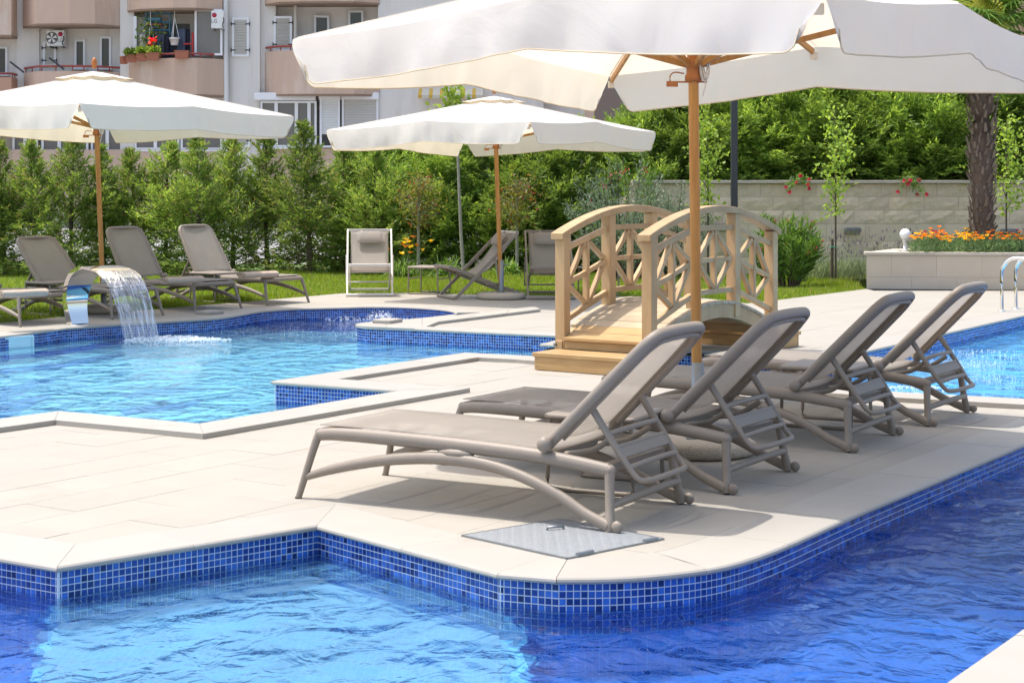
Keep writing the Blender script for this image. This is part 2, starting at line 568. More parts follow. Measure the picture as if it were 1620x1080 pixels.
def link(name, me, parent=None):
    o = bpy.data.objects.new(name, me)
    COL.objects.link(o)
    if parent is not None:
        o.parent = parent
    return o


def copy_tree(o, parent=None):
    c = o.copy()
    COL.objects.link(c)
    if parent is not None:
        c.parent = parent
    for ch in CHILDREN(o):
        copy_tree(ch, c)
    return c


def CHILDREN(o):
    return [x for x in COL.objects if x.parent == o]


def clone(o, loc, rotz, label=None, group=None):
    c = copy_tree(o)
    c.location = loc
    c.rotation_euler = (o.rotation_euler[0], o.rotation_euler[1], rotz)
    if label: c["label"] = label
    if group: c["group"] = group
    return c


class MB:
    """collects shapes and links them as one mesh object"""

    def __init__(s):
        s.v, s.f, s.sm = [], [], []

    def add(s, vs, fs, smooth=False, mtx=None):
        o = len(s.v)
        if mtx is not None:
            vs = [tuple(mtx @ Vector(p)) for p in vs]
        s.v += [tuple(p) for p in vs]
        s.f += [tuple(i + o for i in f) for f in fs]
        s.sm += [smooth] * len(fs)
        return s

    def box(s, c, d, mtx=None, rotz=0.0):
        x, y, z = (a / 2 for a in d)
        vs = [(sx * x, sy * y, sz * z) for sz in (-1, 1) for sy in (-1, 1) for sx in (-1, 1)]
        if rotz:
            ca, sa = math.cos(rotz), math.sin(rotz)
            vs = [(a * ca - b * sa, a * sa + b * ca, e) for a, b, e in vs]
        vs = [(a + c[0], b + c[1], e + c[2]) for a, b, e in vs]
        return s.add(vs, [(0, 2, 3, 1), (4, 5, 7, 6), (0, 1, 5, 4), (2, 6, 7, 3), (0, 4, 6, 2), (1, 3, 7, 5)], False, mtx)

    def beam(s, p, q, w, h, up=(0, 0, 1)):
        """rectangular bar from p to q: w sideways, h along up"""
        p, q = Vector(p), Vector(q)
        d = (q - p).normalized()
        side = d.cross(Vector(up))
        if side.length < 1e-5:
            side = d.cross(Vector((0, 1, 0)))
        side.normalize()
        u = side.cross(d).normalized()
        vs = []
        for e in (p, q):
            for a, b in ((-1, -1), (1, -1), (1, 1), (-1, 1)):
                vs.append(e + side * (a * w / 2) + u * (b * h / 2))
        return s.add(vs, [(0, 1, 2, 3), (7, 6, 5, 4), (0, 4, 5, 1), (1, 5, 6, 2), (2, 6, 7, 3), (3, 7, 4, 0)])

    def tube(s, pts, r, n=10, closed=False, up=(0, 0, 1), smooth=True, sub=0, flat=1.0):
        """round or oval tube along pts; r number or list; flat scales the section along up; sub = spline points between"""
        pts = [Vector(p) for p in pts]
        rs = list(r) if isinstance(r, (list, tuple)) else [r] * len(pts)
        if sub:
            P, R = [], []
            m = len(pts)
            rng = range(m if closed else m - 1)
            for i in rng:
                p1, p2 = pts[i], pts[(i + 1) % m]
                p0 = pts[(i - 1) % m] if (closed or i) else p1 * 2 - p2
                p3 = pts[(i + 2) % m] if (closed or i + 2 < m) else p2 * 2 - p1
                for k in range(sub):
                    t = k / sub
                    P.append(0.5 * ((2 * p1) + (p2 - p0) * t + (2 * p0 - 5 * p1 + 4 * p2 - p3) * t * t + (3 * p1 - p0 - 3 * p2 + p3) * t ** 3))
                    R.append(rs[i] * (1 - t) + rs[(i + 1) % m] * t)
            if not closed:
                P.append(pts[-1]); R.append(rs[-1])
            pts, rs = P, R
        m = len(pts)
        vs = []
        upv = Vector(up)
        for i, p in enumerate(pts):
            if closed:
                d = pts[(i + 1) % m] - pts[i - 1]
            else:
                d = pts[min(i + 1, m - 1)] - pts[max(i - 1, 0)]
            d.normalize()
            a = d.cross(upv)
            if a.length < 1e-4:
                a = d.cross(Vector((0.2, 1, 0.1)))
            a.normalize()
            b = a.cross(d).normalized()
            for k in range(n):
                t = 2 * math.pi * k / n
                vs.append(p + a * (math.cos(t) * rs[i]) + b * (math.sin(t) * rs[i] * flat))
        fs = []
        for i in range(m if closed else m - 1):
            j = (i + 1) % m
            for k in range(n):
                k2 = (k + 1) % n
                fs.append((i * n + k, i * n + k2, j * n + k2, j * n + k))
        s.add(vs, fs, smooth)
        if not closed:
            s.add(vs[:n], [tuple(range(n))[::-1]])
            s.add(vs[-n:], [tuple(range(n))])
        return s

    def lathe(s, prof, n=16, c=(0, 0, 0), smooth=True):
        vs = []
        for r, z in prof:
            for k in range(n):
                t = 2 * math.pi * k / n
                vs.append((c[0] + r * math.cos(t), c[1] + r * math.sin(t), c[2] + z))
        fs = []
        for i in range(len(prof) - 1):
            for k in range(n):
                k2 = (k + 1) % n
                fs.append((i * n + k, i * n + k2, (i + 1) * n + k2, (i + 1) * n + k))
        s.add(vs, fs, smooth)
        s.add(vs[:n], [tuple(range(n))[::-1]])
        s.add(vs[-n:], [tuple(range(n))])
        return s

    def ball(s, c, r, n=10, sq=(1, 1, 1)):
        prof = []
        for i in range(n // 2 + 1):
            a = -math.pi / 2 + math.pi * i / (n // 2)
            prof.append((max(math.cos(a), 0.02), math.sin(a)))
        vs, fs = [], []
        for rr, z in prof:
            for k in range(n):
                t = 2 * math.pi * k / n
                vs.append((c[0] + r * sq[0] * rr * math.cos(t), c[1] + r * sq[1] * rr * math.sin(t), c[2] + r * sq[2] * z))
        for i in range(len(prof) - 1):
            for k in range(n):
                k2 = (k + 1) % n
                fs.append((i * n + k, i * n + k2, (i + 1) * n + k2, (i + 1) * n + k))
        return s.add(vs, fs, True)

    def prism(s, poly, z0, z1):
        k = len(poly)
        vs = [(p[0], p[1], z0) for p in poly] + [(p[0], p[1], z1) for p in poly]
        fs = [tuple(range(k))[::-1], tuple(range(k, 2 * k))]
        fs += [(i, (i + 1) % k, k + (i + 1) % k, k + i) for i in range(k)]
        return s.add(vs, fs)

    def grid(s, fn, nu, nv, smooth=True):
        vs = [fn(i / nu, j / nv) for j in range(nv + 1) for i in range(nu + 1)]
        w = nu + 1
        fs = [(j * w + i, j * w + i + 1, (j + 1) * w + i + 1, (j + 1) * w + i) for j in range(nv) for i in range(nu)]
        return s.add(vs, fs, smooth)

    def mesh(s, name, m):
        me = bpy.data.meshes.new(name)
        me.from_pydata(s.v, [], s.f)
        if m is not None:
            me.materials.append(m)
        if any(s.sm):
            me.polygons.foreach_set("use_smooth", s.sm)
        me.update()
        return me

    def build(s, name, m, parent=None, bevel=0.0, solid=0.0, seg=2):
        o = link(name, s.mesh(name, m), parent)
        if solid:
            md = o.modifiers.new("thick", "SOLIDIFY")
            md.thickness = solid
            md.offset = 0
        if bevel:
            md = o.modifiers.new("edge", "BEVEL")
            md.width = bevel
            md.segments = seg
            md.limit_method = "ANGLE"
        return o


def np_mesh(name, V, counts, m, smooth=False):
    """mesh from an (n, 3) array in which consecutive runs of `counts` vertices form one face each"""
    me = bpy.data.meshes.new(name)
    V = np.ascontiguousarray(V, dtype=np.float32)
    nf = len(V) // counts
    me.vertices.add(len(V))
    me.vertices.foreach_set("co", V.ravel())
    me.loops.add(len(V))
    me.loops.foreach_set("vertex_index", np.arange(len(V), dtype=np.int32))
    me.polygons.add(nf)
    me.polygons.foreach_set("loop_start", np.arange(0, nf * counts, counts, dtype=np.int32))
    me.polygons.foreach_set("loop_total", np.full(nf, counts, dtype=np.int32))
    me.materials.append(m)
    me.update(calc_edges=True)
    return me


def unit(a):
    return a / (np.linalg.norm(a, axis=-1, keepdims=True) + 1e-9)


def leaves(P, D, L, W, rng, droop=0.0):
    """array of leaf quads: base P, direction D, length L, width W"""
    n = len(P)
    D = unit(np.asarray(D, dtype=float))
    S = unit(np.cross(D, unit(rng.normal(size=(n, 3)))))
    L = np.broadcast_to(np.asarray(L, dtype=float).reshape(-1, 1), (n, 1))
    W = np.broadcast_to(np.asarray(W, dtype=float).reshape(-1, 1), (n, 1))
    mid = P + D * L * 0.45
    tip = P + D * L
    if droop:
        tip = tip - np.array([0, 0, 1.0]) * L * droop
    return np.stack([P, mid + S * W / 2, tip, mid - S * W / 2], axis=1).reshape(-1, 3)

# ------------------------------------------------------------------ outlines of pool and paving (from the ground plan)
def cum(pts):
    a = [0.0]
    for p, q in zip(pts, pts[1:]):
        a.append(a[-1] + math.dist(p, q))
    return a


def resample(pts, step=None, cuts=None):
    """polyline with extra vertices at the given arc lengths; returns points and arc lengths"""
    a = cum(pts)
    marks = list(zip(a, pts))
    cs = cuts if cuts is not None else [i * step for i in range(1, int(a[-1] / step) + 1)]
    for c in cs:
        if 0 < c < a[-1]:
            for i in range(len(a) - 1):
                if a[i] <= c <= a[i + 1]:
                    t = (c - a[i]) / max(a[i + 1] - a[i], 1e-9)
                    marks.append((c, tuple(pts[i][k] * (1 - t) + pts[i + 1][k] * t for k in (0, 1))))
                    break
    marks.sort(key=lambda e: e[0])
    out = []
    for m in marks:
        if not out or m[0] - out[-1][0] > 1e-4:
            out.append(m)
    return [m[1] for m in out], [m[0] for m in out]


def normals(pts):
    """left-hand mitred offsets of a polyline"""
    seg = []
    for p, q in zip(pts, pts[1:]):
        d = (q[0] - p[0], q[1] - p[1])
        L = math.hypot(*d) or 1
        seg.append((-d[1] / L, d[0] / L))
    out = []
    for i in range(len(pts)):
        a = seg[max(i - 1, 0)]
        b = seg[min(i, len(seg) - 1)]
        s = (a[0] + b[0], a[1] + b[1])
        k = 1 + a[0] * b[0] + a[1] * b[1]
        k = max(k, 0.25)
        out.append((s[0] / k, s[1] / k))
    return out


def offset(pts, d):
    return [(p[0] + n[0] * d, p[1] + n[1] * d) for p, n in zip(pts, normals(pts))]


def smooth_line(pts, sub=6):
    P = []
    for i in range(len(pts) - 1):
        p1, p2 = Vector(pts[i]), Vector(pts[i + 1])
        p0 = Vector(pts[i - 1]) if i else p1 * 2 - p2
        p3 = Vector(pts[i + 2]) if i + 2 < len(pts) else p2 * 2 - p1
        for k in range(sub):
            t = k / sub
            P.append(tuple(0.5 * ((2 * p1) + (p2 - p0) * t + (2 * p0 - 5 * p1 + 4 * p2 - p3) * t * t + (3 * p1 - p0 - 3 * p2 + p3) * t ** 3)))
    P.append(tuple(pts[-1]))
    return P


RIM = 0.03                      # inner pool coping stands this much proud of the paving
COPW = 0.33
# near side of the island, left to right (land on the left hand)
curve = smooth_line([G2(u, v) for u, v in ((880, 913.8), (975, 912.6), (1065, 906.0), (1150, 893.2), (1230, 867.5), (1330, 823.5))], 3)
near_rim = [(-6.0, 5.2), G2(-150, 856), G2(90, 896), G2(501, 830), G2(786, 906)] + curve + [G2(1365, 808), G2(1620, 702), G2(1702, 668), G2(1702, 634, RIM)]
# far side of the island, right to left (land on the left hand)
far_rim = [G2(1702, 634, RIM), G2(1620, 629.8, RIM), G2(1436, 620, RIM), G2(1300, 611, RIM), G2(1150, 587, RIM), G2(851, 562.7, RIM), G2(735, 557, RIM), G2(428, 602, RIM), G2(633, 616.5, RIM), G2(315, 668.5, RIM), G2(93, 648.8, RIM), G2(-150, 681, RIM), (-6.0, 9.0)]
# far bank, left to right: (a) straight part and whirlpool bay, (b) promontory and channel, (c) right pool
bay = [(-9.0, 12.6), G2(-200, 541), G2(0, 531.6), G2(107, 518), G2(200, 511.6)] + smooth_line([G2(u, v) for u, v in ((200, 511.6), (283, 506.6), (343, 502.6), (383, 497), (417, 491.5), (467, 488), (540, 486), (592, 484.6), (640, 485.2), (688, 488), (712, 491), (722, 494.5))], 4)[1:]
prom = smooth_line([G2(u, v, RIM) for u, v in ((724, 496.2), (706, 498.4), (674, 502), (640, 505), (606, 507.6), (577, 509.8), (562, 512.6), (575, 515.6), (610, 517.2), (655, 519))], 4) + [G2(761, 524, RIM), G2(880, 529.5, RIM)]
chan = [G2(880, 529.5, RIM), G2(905, 532, RIM), G2(853, 543.5, RIM), G2(1085, 553, RIM), G2(1230, 559, RIM), G2(1300, 563, RIM), G2(1379, 553), G2(1620, 498.5), G2(1800, 458)]
camera_rim = [G2(1800, 865), G2(1620, 990), G2(1490, 1080), (-2.05, 0.0), (-4.1, -3.0)]


def cop_pieces(holder, pts, ztop, step, width=COPW, th=0.026, bottom=None, name="coping_stone", m=None):
    """bull-nosed stones along a rim, one object each"""
    m = m or M["coping"]
    total = cum(pts)[-1]
    acc = cum(pts)
    stops = [0.0]                                   # stones meet at every sharp corner
    for i in range(1, len(pts) - 1):
        a1 = math.atan2(pts[i][1] - pts[i - 1][1], pts[i][0] - pts[i - 1][0])
        a2 = math.atan2(pts[i + 1][1] - pts[i][1], pts[i + 1][0] - pts[i][0])
        if abs((a2 - a1 + math.pi) % (2 * math.pi) - math.pi) > math.radians(17):
            stops.append(acc[i])
    stops.append(total)
    cuts = [0.0]
    for s0, s1 in zip(stops, stops[1:]):
        n = max(1, round((s1 - s0) / step))
        cuts += [s0 + (s1 - s0) * i / n for i in range(1, n + 1)]
    k = len(cuts) - 1
    P, A = resample(pts, cuts=cuts)
    N = normals(P)
    bot = bottom if bottom is not None else ztop - th - 0.02
    prof = [(0.02, ztop - th), (0.006, ztop - th * 0.93), (0.0, ztop - th * 0.62), (0.002, ztop - th * 0.3), (0.009, ztop - th * 0.06), (0.022, ztop), (width, ztop), (width, bot)]
    for i in range(k):
        a0, a1 = cuts[i] + 0.0012, cuts[i + 1] - 0.0012
        idx = [j for j in range(len(P)) if cuts[i] - 1e-6 <= A[j] <= cuts[i + 1] + 1e-6]
        if len(idx) < 2:
            continue
        dz = RNG.uniform(-0.0006, 0.0006)
        mb = MB()
        vs = []
        for q, j in enumerate(idx):
            px, py = P[j]
            if q == 0 or q == len(idx) - 1:
                o = idx[1] if q == 0 else idx[-2]
                L = math.dist(P[j], P[o])
                sh = min(0.0012, L / 3)
                px += (P[o][0] - px) / L * sh
                py += (P[o][1] - py) / L * sh
            for n, z in prof:
                vs.append((px + N[j][0] * n, py + N[j][1] * n, z + dz))
        c = len(prof)
        fs = []
        for q in range(len(idx) - 1):
            for t in range(c - 1):
                fs.append((q * c + t, (q + 1) * c + t, (q + 1) * c + t + 1, q * c + t + 1))
        fs.append(tuple(range(c)))
        fs.append(tuple(range((len(idx) - 1) * c, len(idx) * c))[::-1])
        mb.add(vs, fs)
        mb.build(name, m, holder)


tile_jobs = []                  # (distance, holder, corners) of every mosaic tile
PITCH = 0.0265


def tile_wall(pts, ztop, key, label, rows=7, flip=False):
    """pool wall under a rim: plain body plus mosaic tiles"""
    P = offset(pts, 0.02)
    body = MB()
    vs, fs = [], []
    for p in P:
        vs += [(p[0], p[1], ztop), (p[0], p[1], -1.6)]
    for i in range(len(P) - 1):
        fs.append((2 * i, 2 * i + 1, 2 * i + 3, 2 * i + 2))
    body.add(vs, fs)
    h = body.build("pool_wall", M["tgrout"])
    tag(h, label, None, None, "structure")
    low = MB()
    Q = offset(pts, 0.0195)
    vs, fs = [], []
    zl = ztop - rows * PITCH
    for p in Q:
        vs += [(p[0], p[1], zl), (p[0], p[1], -1.6)]
    low.add(vs, [(2 * i, 2 * i + 1, 2 * i + 3, 2 * i + 2) for i in range(len(Q) - 1)])
    tag(low.build("lower_mosaic", M["floor_dark"], h), None, None, None, "stuff")
    a = cum(P)
    n = int(a[-1] / PITCH)
    for i in range(n):
        s0, s1 = i * PITCH + 0.0018, (i + 1) * PITCH - 0.0018
        e = []
        for s in (s0, s1):
            for j in range(len(a) - 1):
                if a[j] <= s <= a[j + 1]:
                    t = (s - a[j]) / max(a[j + 1] - a[j], 1e-9)
                    e.append((P[j][0] + (P[j + 1][0] - P[j][0]) * t, P[j][1] + (P[j + 1][1] - P[j][1]) * t))
                    break
        if len(e) < 2:
            continue
        L = math.dist(*e) or 1
        nx, ny = (e[1][1] - e[0][1]) / L, -(e[1][0] - e[0][0]) / L         # towards the water
        mx, my = (e[0][0] + e[1][0]) / 2, (e[0][1] + e[1][1]) / 2
        if my < 2 or abs(mx / my) > 0.66:
            continue
        for r in range(rows):
            z1, z0 = ztop - r * PITCH - 0.0018, ztop - (r + 1) * PITCH + 0.0018
            facing = (nx * -mx + ny * -my) / math.hypot(mx, my)
            size = PITCH * math.sqrt(max(facing, 0.0)) / my if z0 > ZW - 0.01 and abs(mx / my) < 0.3 else 0
            tile_jobs.append((size, h, key, e, (nx, ny), z0, z1))


def flush_tiles():
    tile_jobs.sort(key=lambda t: -t[0])
    rest = {}
    for i, (size, h, key, e, n, z0, z1) in enumerate(tile_jobs):
        o, c = 0.0022 + RNG.uniform(-0.0004, 0.0004), 0.0012
        (x0, y0), (x1, y1) = e
        dx, dy = (x1 - x0), (y1 - y0)
        L = math.hypot(dx, dy)
        dx, dy = dx / L * c, dy / L * c
        B = [(x0, y0, z0), (x1, y1, z0), (x1, y1, z1), (x0, y0, z1)]
        T = [(x0 + dx + n[0] * o, y0 + dy + n[1] * o, z0 + c), (x1 - dx + n[0] * o, y1 - dy + n[1] * o, z0 + c),
             (x1 - dx + n[0] * o, y1 - dy + n[1] * o, z1 - c), (x0 + dx + n[0] * o, y0 + dy + n[1] * o, z1 - c)]
        fs = [(4, 5, 6, 7), (0, 1, 5, 4), (1, 2, 6, 5), (2, 3, 7, 6), (3, 0, 4, 7)]
        if i < 300:
            MB().add(B + T, fs).build("tile", M[key], h)
        else:
            rest.setdefault((h.name, key), (h, MB()))[1].add(B + T, fs)
    for (_, key), (h, mb) in rest.items():
        tag(mb.build("mosaic_tiles", M[key], h), None, None, None, "stuff")


def clip(poly, a, b, c):
    """part of poly where a*x + b*y <= c"""
    out = []
    for i in range(len(poly)):
        p, q = poly[i], poly[(i + 1) % len(poly)]
        dp, dq = a * p[0] + b * p[1] - c, a * q[0] + b * q[1] - c
        if dp <= 0:
            out.append(p)
        if dp * dq < 0:
            t = dp / (dp - dq)
            out.append((p[0] + (q[0] - p[0]) * t, p[1] + (q[1] - p[1]) * t))
    return out


def area(poly):
    return 0.5 * sum(poly[i][0] * poly[(i + 1) % len(poly)][1] - poly[(i + 1) % len(poly)][0] * poly[i][1] for i in range(len(poly)))


def pave(holder, poly, ang, sx, sy, ztop, limit=300, gap=0.0009, m=None, name="paving_slab", z0=-0.02):
    """slabs in half bond that fill poly, the largest in the picture as objects"""
    m = m or M["stone"]
    ca, sa = math.cos(ang), math.sin(ang)
    R = [(x * ca + y * sa, -x * sa + y * ca) for x, y in poly]
    x0, x1 = min(p[0] for p in R), max(p[0] for p in R)
    y0, y1 = min(p[1] for p in R), max(p[1] for p in R)
    cells = []
    bm = bmesh.new()
    bm.faces.new([bm.verts.new((px, py, 0)) for px, py in R])

    def cut(faces, co, no):
        geom = set(faces)
        for f in faces:
            geom.update(f.edges)
            geom.update(f.verts)
        bmesh.ops.bisect_plane(bm, geom=list(geom), dist=1e-5, plane_co=co, plane_no=no)
    ys = [y0 + sy * i for i in range(int((y1 - y0) / sy) + 2)]
    for y in ys[1:]:
        cut(list(bm.faces), (0, y, 0), (0, 1, 0))
    for j, y in enumerate(ys):
        x = x0 - (sx / 2 if j % 2 else 0)
        while x < x1:
            x += sx
            fs = []
            for f in bm.faces:
                vy = [v.co.y for v in f.verts]
                if min(vy) > y - 1e-4 and max(vy) < y + sy + 1e-4:
                    vx = [v.co.x for v in f.verts]
                    if min(vx) < x - 1e-4 < max(vx):
                        fs.append(f)
            if fs:
                cut(fs, (x, 0, 0), (1, 0, 0))
    for f in bm.faces:
        c = [(v.co.x, v.co.y) for v in f.verts]
        cx, cy_ = f.calc_center_median().xy
        j = int((min(p[1] for p in c) + max(p[1] for p in c) - 2 * y0) / 2 / sy)
        y = y0 + j * sy
        off = x0 - (sx / 2 if j % 2 else 0)
        x = off + int(((min(p[0] for p in c) + max(p[0] for p in c)) / 2 - off) / sx) * sx
        for a, b, e in ((1, 0, x + sx - gap), (-1, 0, -(x + gap)), (0, 1, y + sy - gap), (0, -1, -(y + gap))):
            c = clip(c, a, b, e)
            if len(c) < 3:
                break
        if len(c) >= 3 and abs(area(c)) > 0.0008:
            w = []
            for px, py in c:
                q = (px * ca - py * sa, px * sa + py * ca)
                if not w or math.dist(q, w[-1]) > 1e-4:
                    w.append(q)
            if len(w) >= 3:
                mx, my = sum(p[0] for p in w) / len(w), sum(p[1] for p in w) / len(w)
                big = abs(area(w)) / my ** 3 if my > 1 and abs(mx / my) < 0.34 else 0
                cells.append((big, w))
    bm.free()
    cells.sort(key=lambda t: -t[0])
    rest = MB()
    for i, (big, w) in enumerate(cells):
        if area(w) < 0:
            w = w[::-1]
        z = ztop + RNG.uniform(-0.0007, 0.0007)
        if i < limit and big > 0:
            MB().prism(w, z0, z).build(name, m, holder)
        else:
            rest.prism(w, z0, z)
    if rest.v:
        tag(rest.build(name + "s", m, holder), None, None, None, "stuff")


# ------------------------------------------------------------------ ground, lawn, road, pool shell
g = MB()
g.add([(-900, -300, -1.7), (900, -300, -1.7), (900, 1500, -1.7), (-900, 1500, -1.7)], [(0, 1, 2, 3)])
tag(g.build("ground", M["earth"]), None, None, None, "structure")

lawn_front = [(-30, 9.5), G2(-200, 530), G2(0, 511.3), G2(111, 499.5), G2(251, 488.7), G2(379, 478), G2(500, 467.8), G2(540, 464), G2(621, 463), G2(755, 466), G2(980, 469), G2(1100, 470), G2(1182, 480), G2(1227, 475), G2(1371, 457), (4.9, 26.0), (30, 26.0)]
HEDGE_Y = 27.6
lw = MB()
top = [(p[0], p[1], -0.012) for p in lawn_front] + [(30, 31, -0.012), (-30, 31, -0.012)]
lw.add(top, [tuple(range(len(top)))])
k = len(lawn_front)
low = [(p[0], p[1], -0.4) for p in lawn_front]
lw.add([top[i] for i in range(k)] + low, [(i, i + 1, k + i + 1, k + i)[::-1] for i in range(k - 1)])
tag(lw.build("lawn", M["lawn"]), None, None, None, "structure")
rd = MB()
rd.prism([(-60, 31.0), (60, 31.0), (60, 130), (-60, 130)], -1.0, -0.02)
tag(rd.build("road", M["road"]), None, None, None, "structure")

island = near_rim + far_rim
isl_pave = offset(near_rim[:-1], COPW) + offset(far_rim, COPW)
far_rims = bay + prom + chan[1:]

hold = MB().prism([(p[0], p[1]) for p in offset(near_rim[:-1], 0.06) + offset(far_rim, 0.06)], -1.6, -0.022).build("pool_island", M["grout"])
tag(hold, None, None, None, "structure")
hold_far = MB()
far_poly = offset(bay, 0.06) + offset(prom, 0.06) + offset(chan, 0.06)[1:] + [(11.0, 22.9), (4.9, 22.9)] + [(p[0], p[1]) for p in lawn_front[::-1][2:]]
hold_far.prism(far_poly, -1.6, -0.022)
hold_far = hold_far.build("pool_deck", M["grout"])
tag(hold_far, None, None, None, "structure")
hold_cam = MB().prism(offset(camera_rim, 0.06) + [(8, -3.0), (8, 5.0)], -1.6, -0.022).build("near_deck", M["grout"])
tag(hold_cam, None, None, None, "structure")
side = MB()
side.prism([(-40, -6), (-9.0, -6), (-9.0, 12.6), (-30, 9.5), (-40, 9.5)], -1.6, 0.0)
side.prism([(9.2, 5.0), (30, 5.0), (30, 26), (11.0, 22.9), (9.2, 20.0)], -1.6, -0.004)
side.prism([(-9.0, -6), (8, -6), (8, -3.02), (-9.0, -3.02)], -1.6, -0.008)
tag(side.build("outer_paving", M["stone"]), None, None, None, "structure")

AX = math.radians(56)           # run of paving, pool edges and bridge
pave(hold, isl_pave, AX, 0.66, 0.33, 0.0, 300)
pave(hold_far, offset(bay, COPW) + offset(prom, COPW) + offset(chan, COPW)[1:] + [(10.9, 22.8), (4.85, 22.85)] + [(p[0], p[1] - 0.004) for p in lawn_front[::-1][2:]], AX, 0.8, 0.8, 0.0, 260)
pave(hold_cam, offset(camera_rim, COPW) + [(7.9, -2.9), (7.9, 4.9)], AX, 0.66, 0.33, 0.0, 20)

cop_pieces(hold, near_rim[:-1], 0.0, 0.62, bottom=-0.03)
cop_pieces(hold, far_rim, RIM, 0.9, th=0.03, bottom=0.001)
cop_pieces(hold_far, bay, 0.0, 0.8, bottom=-0.03)
cop_pieces(hold_far, prom[-3:], RIM, 0.6, width=0.22, th=0.03, bottom=0.001)
tip_poly = prom[:-2] + offset(prom[-3:], 0.22)[:1]
for a, b in ((G2(500, 505), G2(612, 505)), (G2(612, 505), G2(668, 505)), (G2(668, 505), G2(760, 505))):
    q = clip(clip(tip_poly, -1, a[0] / a[1], 0), 1, -b[0] / b[1], -0.0015 * 0)
    if len(q) > 2:
        MB().prism(q if area(q) > 0 else q[::-1], -0.0, RIM - 0.0004 * a[0]).build("coping_stone", M["coping"], hold_far, bevel=0.006)
cop_pieces(hold_far, chan[:6], RIM, 0.8, th=0.03, bottom=0.001)
cop_pieces(hold_far, chan[5:], 0.0, 0.8, bottom=-0.03)
cop_pieces(hold_cam, camera_rim, 0.0, 0.8, bottom=-0.03)
# raised slabs that widen the whirlpool rim towards the bridge
rs = [G2(660, 508.6, RIM), G2(673, 511, RIM), G2(855, 489, RIM), G2(846, 484.5, RIM), G2(735, 489.5, RIM), G2(727, 494.5, RIM), G2(712, 499.5, RIM)]
for a, b in ((0, 0.34), (0.34, 0.68), (0.68, 1.0)):
    f0, f1 = (Vector(rs[1]).lerp(Vector(rs[2]), t) for t in (a + 0.002, b - 0.002))
    q = [Vector(rs[6]), Vector(rs[5]), Vector(rs[4]), Vector(rs[3])]
    b0, b1 = Vector(rs[6]).lerp(Vector(rs[3]), a + 0.002), Vector(rs[6]).lerp(Vector(rs[3]), b - 0.002)
    MB().prism([tuple(f0), tuple(f1), tuple(b1), tuple(b0)], 0.001, RIM).build("coping_stone", M["coping"], hold_far)

tile_wall(near_rim, -0.026, "tile", "cobalt mosaic wall of the near pool under the island rim")
tile_wall(far_rim, RIM - 0.03, "tile", "cobalt mosaic wall of the inner pool on the island side")
tile_wall(bay, -0.026, "tile_far", "cobalt mosaic wall along the far bank and the whirlpool bay")
tile_wall(prom, RIM - 0.03, "tile_far", "blue mosaic wall of the promontory between whirlpool and channel")
tile_wall(chan, -0.026, "tile_far", "blue mosaic wall of the channel and the right hand pool")
tile_wall(camera_rim, -0.026, "tile", "mosaic wall below the paving corner nearest the viewer")
flush_tiles()

# floor: cobalt mosaic everywhere, paler shelves on it
ZF = -0.36
fl = MB()
fl.add([(-12, -4, ZF), (12, -4, ZF), (12, 24, ZF), (-12, 24, ZF)], [(0, 1, 2, 3)])
tag(fl.build("pool_floor", M["floor_dark"]), None, None, None, "structure")
ZS = -0.235


def shelf(poly, z, m, name):
    tag(MB().prism(poly if area(poly) > 0 else poly[::-1], ZF - 0.05, z).build(name, m), None, None, None, "structure")


def ragged(poly, step, amp, seed):
    """edge that wanders a little, the wobble of refraction put into the outline"""
    r = random.Random(seed)
    P, _ = resample(poly + poly[:1], step=step)
    return [(p[0] + r.uniform(-amp, amp), p[1] + r.uniform(-amp, amp)) for p in P[:-1]]


near_shelf = [F(u, v, ZS) for u, v in ((92, 978), (140, 966), (330, 942), (500, 905), (560, 921), (640, 955), (735, 982), (772, 998), (800, 1035), (815, 1100), (800, 1300), (40, 1300), (80, 1080))]
near_pair = near_shelf[:1] + near_shelf
edge_blend = [F(u, v, ZS - 0.012) for u, v in ((78, 988), (92, 972), (140, 959), (330, 935), (500, 898), (562, 914), (645, 948), (742, 975), (795, 996), (828, 1035), (842, 1100), (830, 1300), (10, 1300), (62, 1080))]
shelf(ragged(edge_blend, 0.07, 0.035, 1), ZS - 0.012, M["floor_mid"], "pool_floor_layer")  # azure band paints the shelf edge as blurred by rippling water
shelf(ragged([((p[0] + q[0]) / 2, (p[1] + q[1]) / 2) for p, q in zip(offset(edge_blend + edge_blend[:1], 0.0)[:-1], near_pair)], 0.06, 0.04, 7), ZS - 0.006, M["floor_blend"], "pool_floor_layer")  # second tone of the same painted ripple blur
shelf(ragged(near_shelf, 0.07, 0.045, 2), ZS, M["floor_light"], "pool_floor_layer")
ZI = -0.27
inner = [F(u, v, ZI) for u, v in ((-260, 1000), (-260, 545), (0, 549), (120, 540), (250, 530), (360, 522), (420, 540), (520, 545), (640, 541), (850, 546), (980, 553), (1100, 562), (1260, 570), (1280, 585), (1180, 640), (900, 720), (640, 700), (300, 900))]
shelf(ragged(inner, 0.15, 0.06, 3), ZI, M["floor_inner"], "pool_floor_layer")
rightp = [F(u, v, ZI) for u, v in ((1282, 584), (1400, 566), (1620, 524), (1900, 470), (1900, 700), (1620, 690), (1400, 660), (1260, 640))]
shelf(rightp, ZI, M["floor_mid"], "pool_floor_layer")
